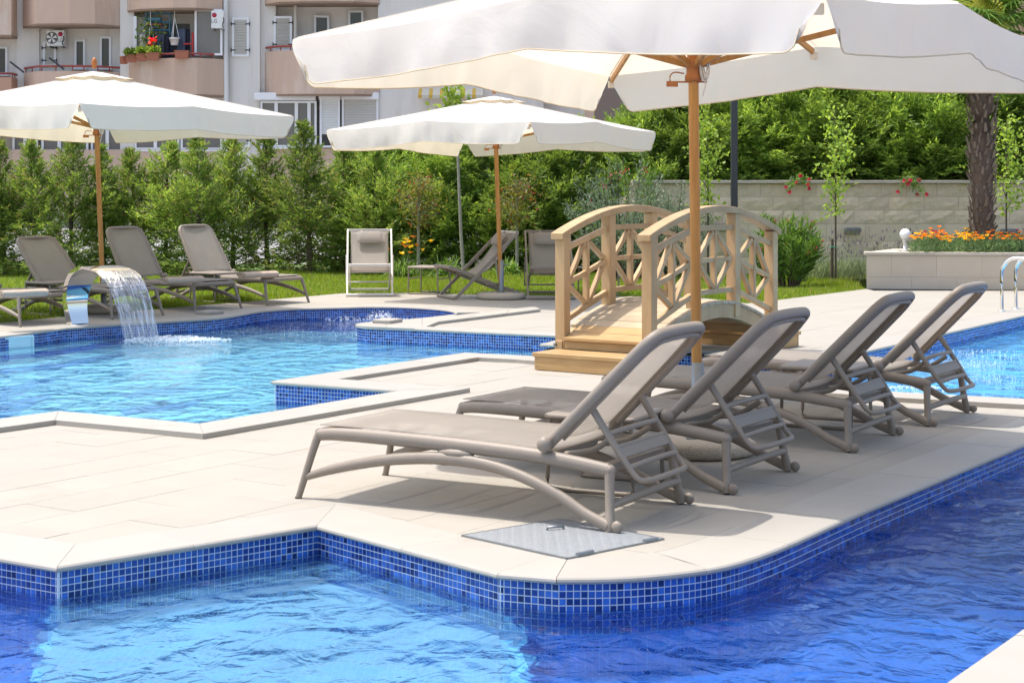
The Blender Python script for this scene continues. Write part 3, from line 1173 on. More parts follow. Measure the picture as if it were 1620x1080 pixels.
# dark mosaic bands inlaid in the pale floor of the inner pool
for pts in (((185, 648), (240, 641), (300, 637), (322, 630), (312, 638), (290, 646), (235, 650), (200, 656)),
            ((-60, 655), (0, 640), (40, 628), (95, 622), (60, 636), (30, 652), (0, 665), (-60, 680)),
            ((0, 583), (90, 574), (170, 560), (230, 549), (240, 553), (180, 566), (95, 582), (0, 592))):
    tag(MB().prism([F(u, v, ZI + 0.004) for u, v in pts][::-1], ZI - 0.02, ZI + 0.004).build("mosaic_inlay", M["floor_dark"]), None, None, None, "structure")

# water sheet
wt = MB()
wt.add([(-9.3, -3.02, ZW), (9.3, -3.02, ZW), (9.3, 23.5, ZW), (-9.3, 23.5, ZW)], [(0, 1, 2, 3)])
water = wt.build("pool_water", M["water"])
tag(water, None, None, None, "structure")


# foam: crowded small bubbles and thrown drops
def foam(name, blobs, seed):
    r = np.random.default_rng(seed)
    mb = MB()
    for (c, rx, ry, h, n, size) in blobs:
        for _ in range(n):
            a, q = r.uniform(0, 2 * math.pi), math.sqrt(r.uniform(0, 1))
            x, y = c[0] + rx * q * math.cos(a), c[1] + ry * q * math.sin(a)
            z = ZW + h * (1 - q * q) * r.uniform(0.0, 1.0) + r.uniform(-0.004, 0.01)
            s = size * r.uniform(0.4, 1.0)
            mb.ball((x, y, z), s, 6, (r.uniform(0.8, 1.6), r.uniform(0.8, 1.6), r.uniform(0.5, 0.9)))
    o = mb.build(name, M["foam"])
    tag(o, None, None, None, "stuff")
    return o


foam("fountain_foam", [(G(x, y, ZW), rx, ry, h, n, s) for x, y, rx, ry, h, n, s in ((232, 539, .22, .16, .03, 420, .011), (262, 538, .20, .2, .045, 520, .011), (292, 537, .20, .2, .035, 460, .010), (322, 537, .18, .15, .018, 260, .007), (345, 538, .14, .12, .010, 120, .006), (270, 541, .5, .35, .003, 420, .005))], 3)
foam("whirlpool_foam", [(G(x, y, ZW), rx, ry, h, n, s) for x, y, rx, ry, h, n, s in ((540, 501.5, .17, .14, .07, 420, .009), (602, 500.5, .22, .16, .115, 700, .010), (655, 500, .12, .10, .04, 160, .007), (585, 505, .6, .3, .003, 320, .005), (470, 522, .9, .9, .001, 220, .004))], 4)
foam("jet_foam", [(G(x, y, ZW), rx, ry, h, n, s) for x, y, rx, ry, h, n, s in ((1500, 575, .5, .35, .004, 420, .0045), (1440, 614, .3, .10, .012, 300, .005), (1560, 560, .5, .4, .004, 260, .0045), (1330, 615, .3, .12, .012, 60, .005), (1590, 600, .3, .3, .003, 160, .004))], 5)

# pale skimmer mouth in the far bank, white inlet nozzles under water
q0, q1 = Vector(G(-40, 533.5)), Vector(G(51, 526.5))
d = (q1 - q0).normalized()
n = Vector((d.y, -d.x, 0))
sk = thing("pool_skimmer", "pale turquoise skimmer mouth in the far bank at the left edge", "skimmer", (q0.x, q0.y, 0))
L = (q1 - q0).length
e = q1 - q0
MB().add([(0, 0.0, -0.027), (e.x, e.y, -0.027), (e.x, e.y, -0.20), (0, 0, -0.20)], [(0, 1, 2, 3)]).build("weir_flap", M["skimmer"], sk, solid=0.01)
fr = MB()
for a, b in (((0, 0, -0.03), (e.x, e.y, -0.03)), ((0, 0, -0.03), (0, 0, -0.2)), ((e.x, e.y, -0.03), (e.x, e.y, -0.2))):
    fr.beam(Vector(a) + n * 0.012, Vector(b) + n * 0.012, 0.02, 0.02)
fr.build("skimmer_frame", M["skimmer"], sk)
for u, v, w in ((1275, 921, "second from the lounger's hatch"), (1503, 806, "in the middle of the right wall"), (1563, 772, "nearest the right edge")):
    x, y, z = G(u, v, -0.2)
    MB().lathe([(0.0, 0.0), (0.045, 0.0), (0.05, 0.012), (0.02, 0.016), (0.0, 0.016)], 16, (0, 0, 0))
    o = MB().lathe([(0.052, 0.0), (0.05, 0.012), (0.022, 0.016), (0.018, 0.006), (0.0, 0.006)], 16).build("inlet_nozzle", M["foam"])
    o.location = (x, y, -0.30)
    tag(o, "white inlet nozzle under the deep blue water, " + w.replace("second from the lounger's hatch", "nearest the steel hatch"), "pool nozzle", "white inlet nozzles under water")

# ------------------------------------------------------------------ sun loungers
def make_lounger(tilt=45.3, sling="sling"):
    t = thing("sun_lounger", "lounger", "sun lounger")
    fm = M["frame"]
    for s in (-1, 1):
        y = 0.312 * s
        rail = MB()
        rail.tube([(-1.485, y, 0.288), (-1.40, y, 0.297), (-1.2, y, 0.300), (-0.9, y, 0.297), (-0.6, y, 0.290), (-0.36, y, 0.280), (-0.18, y, 0.264), (-0.03, y, 0.246)],
                  [0.022, 0.024, 0.026, 0.027, 0.027, 0.026, 0.025, 0.024], 12, sub=3, flat=1.2)
        rail.ball((-0.025, y, 0.246), 0.0255, 10)
        rail.build("side_rail", fm, t)
        leg = MB()
        leg.tube([(-1.484, y, 0.292), (-1.50, y * 1.02, 0.26), (-1.535, y * 1.09, 0.13), (-1.572, y * 1.14, 0.0)], [0.021, 0.0195, 0.017, 0.0145], 10, sub=3)
        leg.ball((-1.484, y, 0.291), 0.0235, 10)
        o = leg.build("leg", fm, t)
        MB().tube([(-1.5715, y * 1.139, 0.003), (-1.5722, y * 1.1405, -0.0005)], 0.0172, 10).build("foot_cap", M["dark"], o)
        arch = MB()
        arch.tube([(-1.545, y * 1.10, 0.095), (-1.40, y * 1.10, 0.142), (-1.2, y * 1.09, 0.190), (-1.0, y * 1.07, 0.222), (-0.8, y * 1.06, 0.236), (-0.6, y * 1.06, 0.226), (-0.42, y * 1.08, 0.19), (-0.25, y * 1.11, 0.132), (-0.12, y * 1.14, 0.068), (-0.006, y * 1.16, 0.026)],
                  [0.013, 0.018, 0.020, 0.022, 0.023, 0.022, 0.021, 0.020, 0.020, 0.022], 12, sub=3, flat=1.2)
        arch.ball((-0.76, y * 1.03, 0.262), 0.03, 10, (3.2, 1, 0.75))
        arch.build("side_arch", fm, t)
        rear = MB()
        rear.tube([(-0.027, y, 0.245), (-0.022, y * 1.03, 0.18), (-0.012, y * 1.09, 0.09), (-0.004, y * 1.15, 0.03), (0.0, y * 1.16, 0.006)], [0.0235, 0.020, 0.0195, 0.023, 0.021], 10, sub=3)
        o = rear.build("leg", fm, t)
        MB().tube([(0.0, y * 1.16, 0.003), (-0.001, y * 1.16, -0.0005)], 0.02, 10).build("foot_cap", M["dark"], o)
        wh = MB()
        wh.ball((0.034, y * 1.16 + 0.006 * s, 0.028), 0.026, 12, (1, 0.62, 1))
        wh.build("wheel", fm, t)
        kb = MB()
        kb.ball((-0.315, y + 0.03 * s, 0.335), 0.036, 12, (0.95, 0.8, 0.95))
        kb.build("pivot_knob", fm, t)
    MB().tube([(-0.012, -0.35, 0.105), (0.0, -0.2, 0.112), (0.004, 0, 0.114), (0.0, 0.2, 0.112), (-0.012, 0.35, 0.105)], 0.016, 10, sub=2).build("cross_bar", fm, t)
    e = MB()
    e.tube([(-1.49, -0.312, 0.292), (-1.497, -0.15, 0.294), (-1.498, 0.15, 0.294), (-1.49, 0.312, 0.292)], 0.022, 10, sub=2, flat=1.1)
    e.build("end_rail", fm, t)
    for x, z in ((-0.36, 0.272), (-0.07, 0.245)):
        MB().beam((x, -0.30, z), (x, 0.30, z), 0.05, 0.03).build("under_bar", fm, t)
    for x in (-1.27, -1.04, -0.81, -0.58):
        z = 0.300 if x < -0.7 else 0.284
        MB().tube([(x, -0.30, z), (x + 0.02, -0.15, z - 0.022), (x + 0.025, 0, z - 0.028), (x + 0.02, 0.15, z - 0.022), (x, 0.30, z)], 0.016, 8, sub=2, flat=0.8).build("seat_rib", fm, t)

    def zseat(x):
        if x < -1.2: return 0.333
        return 0.333 - 0.024 * ((x + 1.2) / 0.88) ** 1.6

    MB().grid(lambda a, b: (-1.49 + 1.17 * a, -0.302 + 0.604 * b, zseat(-1.49 + 1.17 * a) - 0.012 * math.sin(math.pi * b) * min(1, 6 * a + 0.1)), 16, 8).build("seat_fabric", M[sling], t, solid=0.004)
    # backrest
    a = math.radians(tilt)
    px, pz = -0.315, 0.333
    ca, sa = math.cos(a), math.sin(a)

    def B(d, y, n=0.0):
        return (px + d * ca - n * sa, y, pz + d * sa + n * ca)

    Lb = 0.672
    side = lambda d: 0.296 - 0.042 * (d / Lb) ** 2
    out = [B(-0.01, -side(0)), B(0.17, -side(0.17)), B(0.33, -side(0.33)), B(0.48, -side(0.48)), B(0.57, -side(0.57)), B(0.625, -0.252), B(0.658, -0.222), B(0.670, -0.17), B(Lb + 0.003, 0), B(0.670, 0.17), B(0.658, 0.222), B(0.625, 0.252), B(0.57, side(0.57)), B(0.48, side(0.48)), B(0.33, side(0.33)), B(0.17, side(0.17)), B(-0.01, side(0))]
    fr = MB()
    fr.tube(out, 0.0215, 12, sub=3, up=(-sa, 0, ca), flat=1.15)
    fo = fr.build("backrest_frame", fm, t)
    lip = MB()
    inn = [B(d, y * 0.91, -0.018) for d, y in ((0.05, -0.295), (0.28, -0.285), (0.54, -0.272), (0.61, -0.245), (0.64, -0.20), (0.65, 0), (0.64, 0.20), (0.61, 0.245), (0.54, 0.272), (0.28, 0.285), (0.05, 0.295))]
    lip.tube(inn, 0.012, 8, sub=2, up=(-sa, 0, ca), flat=1.2)
    lip.build("inner_lip", fm, fo)

    def bk(u, v):
        d = 0.01 + (Lb - 0.012) * v
        w = side(d) - 0.004
        if d > 0.54:
            w = min(w, 0.268 - 0.085 * ((d - 0.54) / 0.132) ** 3)
        y = -w + 2 * w * u
        return B(d, y, 0.018 - 0.022 * math.sin(math.pi * u))
    MB().grid(bk, 8, 18).build("back_fabric", M[sling], t, solid=0.004)
    # ladder strut
    def S(f, y, n=0.0):
        p0, p1 = Vector((-0.135, y, 0.475)), Vector((0.048, y, 0.215))
        q = p0.lerp(p1, f)
        return (q.x + n * 0.82, q.y, q.z + n * 0.57)
    for s in (-1, 1):
        MB().tube([S(-0.03, 0.242 * s), S(0.3, 0.241 * s), S(0.7, 0.238 * s), S(1.0, 0.226 * s)], [0.0165, 0.015, 0.0145, 0.0125], 10, sub=2).build("strut", fm, t)
    lo = MB()
    lo.tube([S(0.93, -0.230), S(1.07, -0.222, 0.008), S(1.13, -0.18, 0.028), S(1.15, -0.09, 0.042), S(1.155, 0, 0.048), S(1.15, 0.09, 0.042), S(1.13, 0.18, 0.028), S(1.07, 0.222, 0.008), S(0.93, 0.230)], 0.0125, 10, sub=3)
    lo.build("strut_loop", fm, t)
    for f in (0.36, 0.87):
        MB().tube([S(f, -0.238), S(f, -0.12, 0.012), S(f, 0.12, 0.012), S(f, 0.238)], 0.012, 10, sub=2).build("rung", fm, t)
    pl = MB()
    pl.beam(S(0.64, -0.232), S(0.64, 0.232), 0.014, 0.058, (-0.575, 0, 0.82))
    pl.build("rung_plate", fm, t, bevel=0.006)
    MB().tube([S(0.56, -0.236), S(0.56, 0.236)], 0.011, 8).build("rung", fm, t)
    for s in (-1, 1):
        MB().tube([(-0.31, 0.16 * s, 0.27), (-0.17, 0.17 * s, 0.30), (-0.08, 0.2 * s, 0.36)], 0.013, 8, sub=2).build("stay", fm, t)
    return t


GR1 = "taupe sun loungers under the big parasol"
L1 = make_lounger()
L1.location = (0.577, 7.275, 0); L1.rotation_euler[2] = math.radians(-29.3)
L1["label"] = "nearest taupe sun lounger, one foot on the steel hatch beside the near pool"; L1["group"] = GR1
clone(L1, (1.177, 8.141, 0), math.radians(-31.7), "taupe sun lounger right before the big parasol's concrete base, second from the steel hatch")
clone(L1, (1.974, 9.361, 0), math.radians(-31.0), "taupe sun lounger behind the big parasol's base, third from the steel hatch")
clone(L1, (2.642, 10.33, 0), math.radians(-32.8), "farthest taupe lounger of the big parasol's row, beside the right pool with water jets")

GR2 = "taupe sun loungers in front of the conifer hedge"
def back_lounger(foot, ang, label, tilt):
    o = make_lounger(tilt, "sling_close")
    o.rotation_euler[2] = math.radians(ang)
    x, y = foot
    a = math.radians(ang)
    o.location = (x + 1.572 * math.cos(a), y + 1.572 * math.sin(a), 0)
    o["label"], o["group"] = label, GR2
    return o
back_lounger((-2.66, 20.3), 144, "taupe sun lounger with rolled towel nearest the deck chairs, before the conifer hedge", 58)
back_lounger((-3.32, 19.33), 144, "taupe sun lounger with steep backrest right of the steel fountain, towel on it", 58)
back_lounger((-4.0, 18.26), 144, "taupe sun lounger behind the steel fountain, no towel on it", 46)
back_lounger((-4.69, 17.3), 144, "taupe sun lounger left of the steel fountain with only its foot end showing", 46)


def towel(loc, rz, label):
    t = thing("towel", label, "towel", loc, rz, "folded beige towels on the loungers")
    roll = MB()
    prof = []
    for k in range(14):
        a = 2 * math.pi * k / 14
        prof.append((0.085 * math.copysign(abs(math.cos(a)) ** 0.7, math.cos(a)), 0.037 + 0.037 * math.copysign(abs(math.sin(a)) ** 0.75, math.sin(a))))
    def fn(u, v):
        k = int(round(u * 14)) % 14
        y = -0.23 + 0.46 * v
        w = 1.0 + 0.03 * math.sin(9 * v + 2 * k)
        return (prof[k][0] * w, y, max(prof[k][1] * w, 0.002))
    roll.grid(fn, 14, 10)
    roll.build("towel_roll", M["towel"], t)
    end = MB()
    for y in (-0.23, 0.23):
        end.add([(x, y, z) for x, z in prof], [tuple(range(14))])
        pts = []
        for k in range(34):
            a = k * 0.5
            r = 0.006 + 0.0016 * k
            pts.append((1.35 * r * math.cos(a) * 1.02, y * 1.008, 0.037 + 0.62 * r * math.sin(a)))
        end.tube(pts, 0.004, 5)
    end.build("towel_fold", M["towel"], t)
    fl = MB()
    fl.grid(lambda u, v: (0.0 + 0.088 * math.sin(u * 2.4), -0.232 + 0.464 * v, 0.037 + 0.041 * math.cos(u * 2.4) + 0.002 * math.sin(11 * v)), 8, 8)
    fl.build("outer_layer", M["towel"], t, solid=0.006)
    return t
for (u, v, lab) in ((409, 438, "rolled beige towel on the lounger nearest the deck chairs"), (289, 446.5, "rolled beige towel on the lounger right of the steel fountain"), (36, 468, "rolled beige towel left of the steel fountain, on the partly hidden lounger")):
    x, y, z = G(u, v, 0.338)
    towel((x, y, 0.327), math.radians(144 - 12), lab)


# ------------------------------------------------------------------ side tables
def make_table():
    t = thing("side_table", "table", "side table")
    top = MB().box((0, 0, 0.352), (0.44, 0.42, 0.014))
    top.build("table_top", M["frame"], t, bevel=0.006)
    rim = MB()
    c = 0.2
    rim.tube([(-c - .012, -c, 0.347), (-c, -c - .002, 0.347), (c, -c - .002, 0.347), (c + .012, -c, 0.347), (c + .012, c, 0.347), (c, c + .002, 0.347), (-c, c + .002, 0.347), (-c - .012, c, 0.347)], 0.014, 8, closed=True)
    rim.build("table_rim", M["frame"], t)
    for s in (-1, 1):
        y = 0.195 * s
        MB().tube([(-0.2, y, 0.345), (-0.212, y, 0.06), (-0.205, y, 0.02), (-0.18, y, 0.011), (0, y, 0.011), (0.18, y, 0.011), (0.205, y, 0.02), (0.212, y, 0.06), (0.2, y, 0.345)], 0.011, 8, sub=2).build("leg_loop", M["frame"], t)
    MB().tube([(-0.206, -0.195, 0.2), (-0.206, 0.195, 0.2)], 0.008, 8).build("stretcher", M["frame"], t)
    MB().tube([(0.206, -0.195, 0.2), (0.206, 0.195, 0.2)], 0.008, 8).build("stretcher", M["frame"], t)
    return t
T1 = make_table()
T1.location = (0.44, 8.02, 0); T1.rotation_euler[2] = math.radians(-25)
T1["label"] = "small taupe side table between the two loungers nearest the hatch"; T1["group"] = "low taupe side tables"
clone(T1, (1.86, 10.1, 0), math.radians(-28), "small taupe side table between the two loungers farthest from the hatch")
clone(T1, (-3.62, 20.75, 0), math.radians(144), "small taupe side table between the two towelled loungers by the hedge")
clone(T1, (-5.05, 18.75, 0), math.radians(144), "small taupe side table behind the steel fountain, left of the leftmost parasol's base")
x, y, _ = G(678, 466)
clone(T1, (x, y + .2, 0), math.radians(-22), "taupe side table between the pale deck chair and the side facing deck chair")
x, y, _ = G(948, 468)
clone(T1, (x, y + .2, 0), math.radians(15), "taupe side table seen through the left railing of the footbridge")


# ------------------------------------------------------------------ deck chairs
def make_deck_chair(m, pale, label, loc, rz):
    """local +x is the way the sitter faces"""
    t = thing("deck_chair", label, "deck chair", loc, math.radians(rz), "folding sling deck chairs on the far deck")
    for s in (-1, 1):
        y = 0.285 * s
        MB().beam((0.0, y, 0.012), (-0.84, y, 0.825), 0.022, 0.042).build("back_rail", m, t, bevel=0.004)
        MB().beam((0.06, y * 0.9, 0.405), (-0.92, y * 0.9, 0.03), 0.022, 0.04).build("seat_rail", m, t, bevel=0.004)
        MB().beam((-0.52, y * 1.06, 0.50), (-0.60, y * 1.06, 0.14), 0.018, 0.026).build("prop_rail", m, t, bevel=0.003)
        nt = MB()
        for k in range(5):
            x = -0.58 - 0.065 * k
            nt.box((x, y * 0.9, 0.03 + 0.383 * (x + 0.92) + 0.026), (0.016, 0.02, 0.022))
        nt.build("notches", m, t)
    MB().tube([(0.01, -0.30, 0.02), (0.01, 0.30, 0.02)], 0.02, 10).build("foot_bar", m, t)
    MB().beam((-0.835, -0.28, 0.82), (-0.835, 0.28, 0.82), 0.03, 0.03).build("top_bar", pale, t, bevel=0.004)
    MB().beam((0.055, -0.262, 0.40), (0.055, 0.262, 0.40), 0.05, 0.036).build("seat_bar", m, t, bevel=0.006)
    MB().beam((-0.90, -0.25, 0.035), (-0.90, 0.25, 0.035), 0.03, 0.03).build("rear_bar", m, t, bevel=0.004)
    MB().tube([(-0.22, -0.25, 0.30), (-0.22, 0.25, 0.30)], 0.009, 8).build("tie_rod", m, t)
    MB().tube([(-0.62, -0.30, 0.15), (-0.62, 0.30, 0.15)], 0.010, 8).build("prop_bar", m, t)
    path = [(-0.825, 0.81), (-0.70, 0.63), (-0.56, 0.46), (-0.44, 0.355), (-0.33, 0.315), (-0.2, 0.325), (-0.08, 0.365), (0.055, 0.418)]
    P = smooth_line(path, 4)
    n = len(P) - 1
    def fn(u, v):
        p = P[int(round(v * n))]
        y = -0.245 + 0.49 * u
        return (p[0], y, p[1] - 0.006 * math.sin(math.pi * u))
    MB().grid(fn, 8, n).build("sling", M["sling_close"], t, solid=0.004)
    pil = MB()
    def fp(u, v):
        a = 2 * math.pi * v
        y = -0.165 + 0.33 * u
        e = (1 - (2 * u - 1) ** 8) ** 0.5
        d, nrm = 0.085 * math.cos(a), 0.035 * math.sin(a) * (0.25 + 0.75 * e)
        d *= 0.85 + 0.15 * e
        return (-0.725 - 0.72 * d * 0.85 + nrm * 0.8 + 0.028, y, 0.715 + 0.85 * d + nrm * 0.6 + 0.02)
    pil.grid(fp, 12, 14)
    po = pil.build("head_pillow", M["sling_close"], t)
    MB().beam((-0.80, -0.10, 0.80), (-0.83, -0.10, 0.835), 0.03, 0.012).build("pillow_strap", M["sling_close"], po)
    return t
x, y, _ = G(585, 469)
make_deck_chair(M["alu_white"], M["alu_white"], "pale framed deck chair facing the whirlpool, left of the orange day lilies", (x, y, 0), -85)
x, y, _ = G(705, 472)
make_deck_chair(M["frame"], M["alu_white"], "taupe deck chair seen side on beside the middle parasol's pole", (x + .02, y, 0), -157)
x, y, _ = G(872, 474)
make_deck_chair(M["frame"], M["frame"], "taupe deck chair half hidden by the left railing of the footbridge", (x, y, 0), -88)


# ------------------------------------------------------------------ parasols
def make_parasol(label, base, rot, R, zc, zm, zp, ztilt, zhub, lean, grp, drop=0.245, vent=True, seed=1):
    """square canopy; rot = direction of its first corner; zc / zm / zp = rim height at corners, mid sides, peak"""
    rg = random.Random(seed)
    t = thing("parasol", label, "parasol", base, 0, grp)
    lean_top = (lean[0], lean[1])
    def axis(z):
        f = z / 2.6
        return Vector((lean_top[0] * f, lean_top[1] * f, z))
    MB().tube([axis(0.07), axis(1.0), axis(zp - 0.02)], 0.0275, 14).build("pole", M["teak"], t)
    tx, ty = ztilt                                    # slope of the whole canopy
    top = axis(zp)
    def put(x, y, z):
        return (top.x + x, top.y + y, z + tx * x + ty * y)
    C = [(R * math.cos(rot + k * math.pi / 2), R * math.sin(rot + k * math.pi / 2)) for k in range(4)]
    tips = []
    for k in range(4):
        a, b = C[k], C[(k + 1) % 4]
        tips.append((a[0], a[1], zc))
        tips.append(((a[0] + b[0]) / 2, (a[1] + b[1]) / 2, zm))
    # roof
    roof = MB()
    ph = [rg.uniform(0, 6.28) for _ in range(16)]
    for k in range(8):
        a, b = tips[k], tips[(k + 1) % 8]
        def fn(u, v, a=a, b=b, k=k):
            r = 0.06 + 0.94 * v
            ex, ey, ez = a[0] + (b[0] - a[0]) * u, a[1] + (b[1] - a[1]) * u, a[2] + (b[2] - a[2]) * u
            sag = math.sin(math.pi * u) * (0.018 * r + 0.055 * r * (1 - r))
            w = 0.006 * math.sin(ph[k + 8] + 17 * u) * r * r * math.sin(math.pi * u)
            pull = 1 - 0.02 * math.sin(math.pi * u) * r
            return put(ex * r * pull, ey * r * pull, zp + (ez - zp) * r ** 0.95 - sag + w * (1 - r) * 3)
        roof.grid(fn, 12, 16)
    ro = roof.build("canopy", M["canvas"], t)
    for k in range(8):
        a = tips[k]
        sm = MB()
        sm.tube([put(a[0] * r, a[1] * r, zp + (a[2] - zp) * r ** 0.95 + 0.002) for r in (0.06, 0.2, 0.4, 0.6, 0.8, 0.99)], 0.004, 5)
        sm.build("seam", M["canvas"], ro)
    # valances: one flap per side, loose at the corners
    for k in range(4):
        a, mid, b = tips[2 * k], tips[2 * k + 1], tips[(2 * k + 2) % 8]
        nx, ny = mid[0] / math.hypot(mid[0], mid[1]), mid[1] / math.hypot(mid[0], mid[1])
        p1, p2, p3 = (rg.uniform(0, 6.28) for _ in range(3))
        def rim(u, a=a, mid=mid, b=b):
            if u < 0.5:
                q, w = u * 2, (a, mid)
            else:
                q, w = u * 2 - 1, (mid, b)
            s = math.sin(math.pi * q)
            x, y, z = (w[0][i] + (w[1][i] - w[0][i]) * q for i in range(3))
            f = 1 - 0.02 * s
            return x * f, y * f, z - s * 0.018
        def fl(u, v, nx=nx, ny=ny, rim=rim, p1=p1, p2=p2, p3=p3):
            x, y, z = rim(u)
            end = min(u, 1 - u) * 2 * R * 0.7071 * 2 / 2
            hh = drop
            rc = 0.10
            if end < rc:
                hh = drop - rc + math.sqrt(max(rc * rc - (rc - end) ** 2, 0))
            d = hh * v
            out = 0.04 * v - 0.02 * v * v + (0.012 * math.sin(p1 + 19 * u) + 0.009 * math.sin(p2 + 37 * u + 1.5 * v) + 0.005 * math.sin(p3 + 71 * u - 2 * v) + 0.0025 * math.sin(p1 + 117 * u)) * v * min(1, end * 3)
            inw = 0.10 * v * v * max(0, 1 - end / 0.35)       # flaps part at the corners
            ex, ey = -ny, nx
            sgn = 1 if u < 0.5 else -1
            return put(x + nx * out + ex * inw * sgn, y + ny * out + ey * inw * sgn, z - d)
        va = MB().grid(fl, 96, 8).build("valance", M["canvas"], t)
        edge = [fl(i / 96, 1.0) for i in range(97)]
        MB().tube(edge, 0.0035, 5).build("piping", M["piping"], va)
    if vent:
        cap = MB()
        for k in range(8):
            a, b = tips[k], tips[(k + 1) % 8]
            def fn(u, v, a=a, b=b):
                r = 0.02 + 0.17 * v
                ex, ey, ez = a[0] + (b[0] - a[0]) * u, a[1] + (b[1] - a[1]) * u, a[2] + (b[2] - a[2]) * u
                return put(ex * r, ey * r, zp + 0.024 + (ez - zp) * r ** 1.0 * 0.95 - 0.012 * math.sin(math.pi * u) * v)
            cap.grid(fn, 5, 6)
        cap.build("vent", M["canvas"], t)
        rim = MB()
        loop = []
        for k in range(8):
            a, b = tips[k], tips[(k + 1) % 8]
            for u in (0, 0.25, 0.5, 0.75):
                ex, ey, ez = (a[i] + (b[i] - a[i]) * u for i in range(3))
                loop.append(put(ex * 0.19, ey * 0.19, zp + 0.023 + (ez - zp) * 0.19 * 0.95 - 0.012 * math.sin(math.pi * u)))
        rim.tube(loop, 0.006, 6, closed=True)
        rim.build("vent_hem", M["piping"], t)
    fin = MB()
    q = axis(zp + 0.05)
    fin.lathe([(0.022, 0.0), (0.024, 0.02), (0.03, 0.05), (0.032, 0.07), (0.028, 0.095), (0.016, 0.115), (0.004, 0.125)], 12, tuple(q))
    fin.build("finial", M["teak_dark"], t)
    # frame
    hub = axis(zhub)
    for k in range(8):
        a = tips[k]
        p0 = put(a[0] * 0.02, a[1] * 0.02, zp - 0.065)
        p1 = put(a[0] * 0.965, a[1] * 0.965, a[2] - 0.034)
        MB().beam(p0, p1, 0.020, 0.034).build("rib", M["teak"], t, bevel=0.003)
        pm = Vector(p0).lerp(Vector(p1), 0.55) - Vector((0, 0, 0.028))
        d = Vector((a[0], a[1], 0)).normalized()
        MB().beam(hub + d * 0.045 + Vector((0, 0, 0.06)), pm, 0.020, 0.032).build("strut", M["teak"], t, bevel=0.003)
        tp = MB()
        tp.box(put(a[0] * 0.97, a[1] * 0.97, a[2] - 0.06), (0.035, 0.035, 0.045), rotz=math.atan2(a[1], a[0]))
        tp.build("rib_pocket", M["canvas"], t)
    hb = MB()
    hb.lathe([(0.034, -0.03), (0.046, -0.025), (0.046, 0.0), (0.038, 0.012), (0.038, 0.04), (0.056, 0.055), (0.056, 0.085), (0.034, 0.09), (0.034, 0.125), (0.030, 0.13)], 16, tuple(hub))
    hb.build("runner_hub", M["teak_dark"], t)
    cl = MB()
    cl.box((hub.x - 0.115, hub.y - 0.02, hub.z - 0.045), (0.06, 0.028, 0.026))
    cl.tube([(hub.x - 0.125, hub.y - 0.02, hub.z - 0.034), (hub.x - 0.125, hub.y - 0.02, hub.z - 0.0), (hub.x - 0.10, hub.y - 0.02, hub.z + 0.018), (hub.x - 0.05, hub.y - 0.01, hub.z + 0.012)], 0.004, 6, sub=3)
    cl.tube([(hub.x - 0.145, hub.y - 0.02, hub.z - 0.033), (hub.x + 0.07, hub.y - 0.02, hub.z - 0.033)], 0.005, 6)
    cl.build("locking_pin", M["teak_dark"], t)
    rp = MB()
    for k in range(7):
        w, h = rg.uniform(0.012, 0.026), rg.uniform(0.075, 0.10)
        cx, cy0 = hub.x + 0.062 + rg.uniform(-0.012, 0.012), hub.y - 0.03 + rg.uniform(-0.012, 0.012)
        cz = hub.z + 0.07 + rg.uniform(-0.015, 0.015)
        rp.tube([(cx + w * math.cos(a), cy0 + rg.uniform(-0.01, 0.01), cz + h * math.sin(a)) for a in [i * 2 * math.pi / 10 for i in range(10)]], 0.0045, 6, closed=True, sub=2)
    rp.tube([(hub.x + 0.065, hub.y - 0.03, hub.z + 0.02), (hub.x + 0.06, hub.y - 0.03, hub.z - 0.05), (hub.x + 0.045, hub.y - 0.03, hub.z - 0.11)], 0.004, 6, sub=3)
    rp.build("pull_cord", M["rope"], t)
    return t


def make_base(label, loc, seed):
    t = thing("parasol_stand", label, "parasol base", loc, 0, "concrete parasol bases")
    d = MB()
    d.lathe([(0.27, 0.0), (0.30, 0.008), (0.312, 0.03), (0.305, 0.06), (0.275, 0.078), (0.06, 0.08), (0.0, 0.08)], 36)
    d.build("concrete_disc", M["exposed"], t)
    tb = MB()
    tb.lathe([(0.033, 0.0), (0.033, 0.40), (0.029, 0.40), (0.029, 0.30)], 16, (0, 0, 0.0795))
    tb.build("steel_tube", M["galv"], t)
    MB().box((0, 0, 0.083), (0.13, 0.13, 0.006)).build("flange", M["galv"], t)
    pl = MB()
    pl.tube([(0.033, -0.005, 0.42), (0.07, -0.012, 0.42)], 0.007, 8)
    pl.ball((0.075, -0.012, 0.42), 0.013, 8)
    pl.build("clamp_screw", M["galv"], t)
    h = MB()
    a = 0.19
    h.beam((a - 0.045, -0.10, 0.083), (a + 0.045, -0.07, 0.083), 0.05, 0.006)
    h.tube([(a - 0.03, -0.095, 0.083), (a - 0.02, -0.092, 0.10), (a + 0.02, -0.079, 0.10), (a + 0.03, -0.075, 0.083)], 0.006, 6, sub=2)
    h.build("lifting_plate", M["galv"], t)
    return t


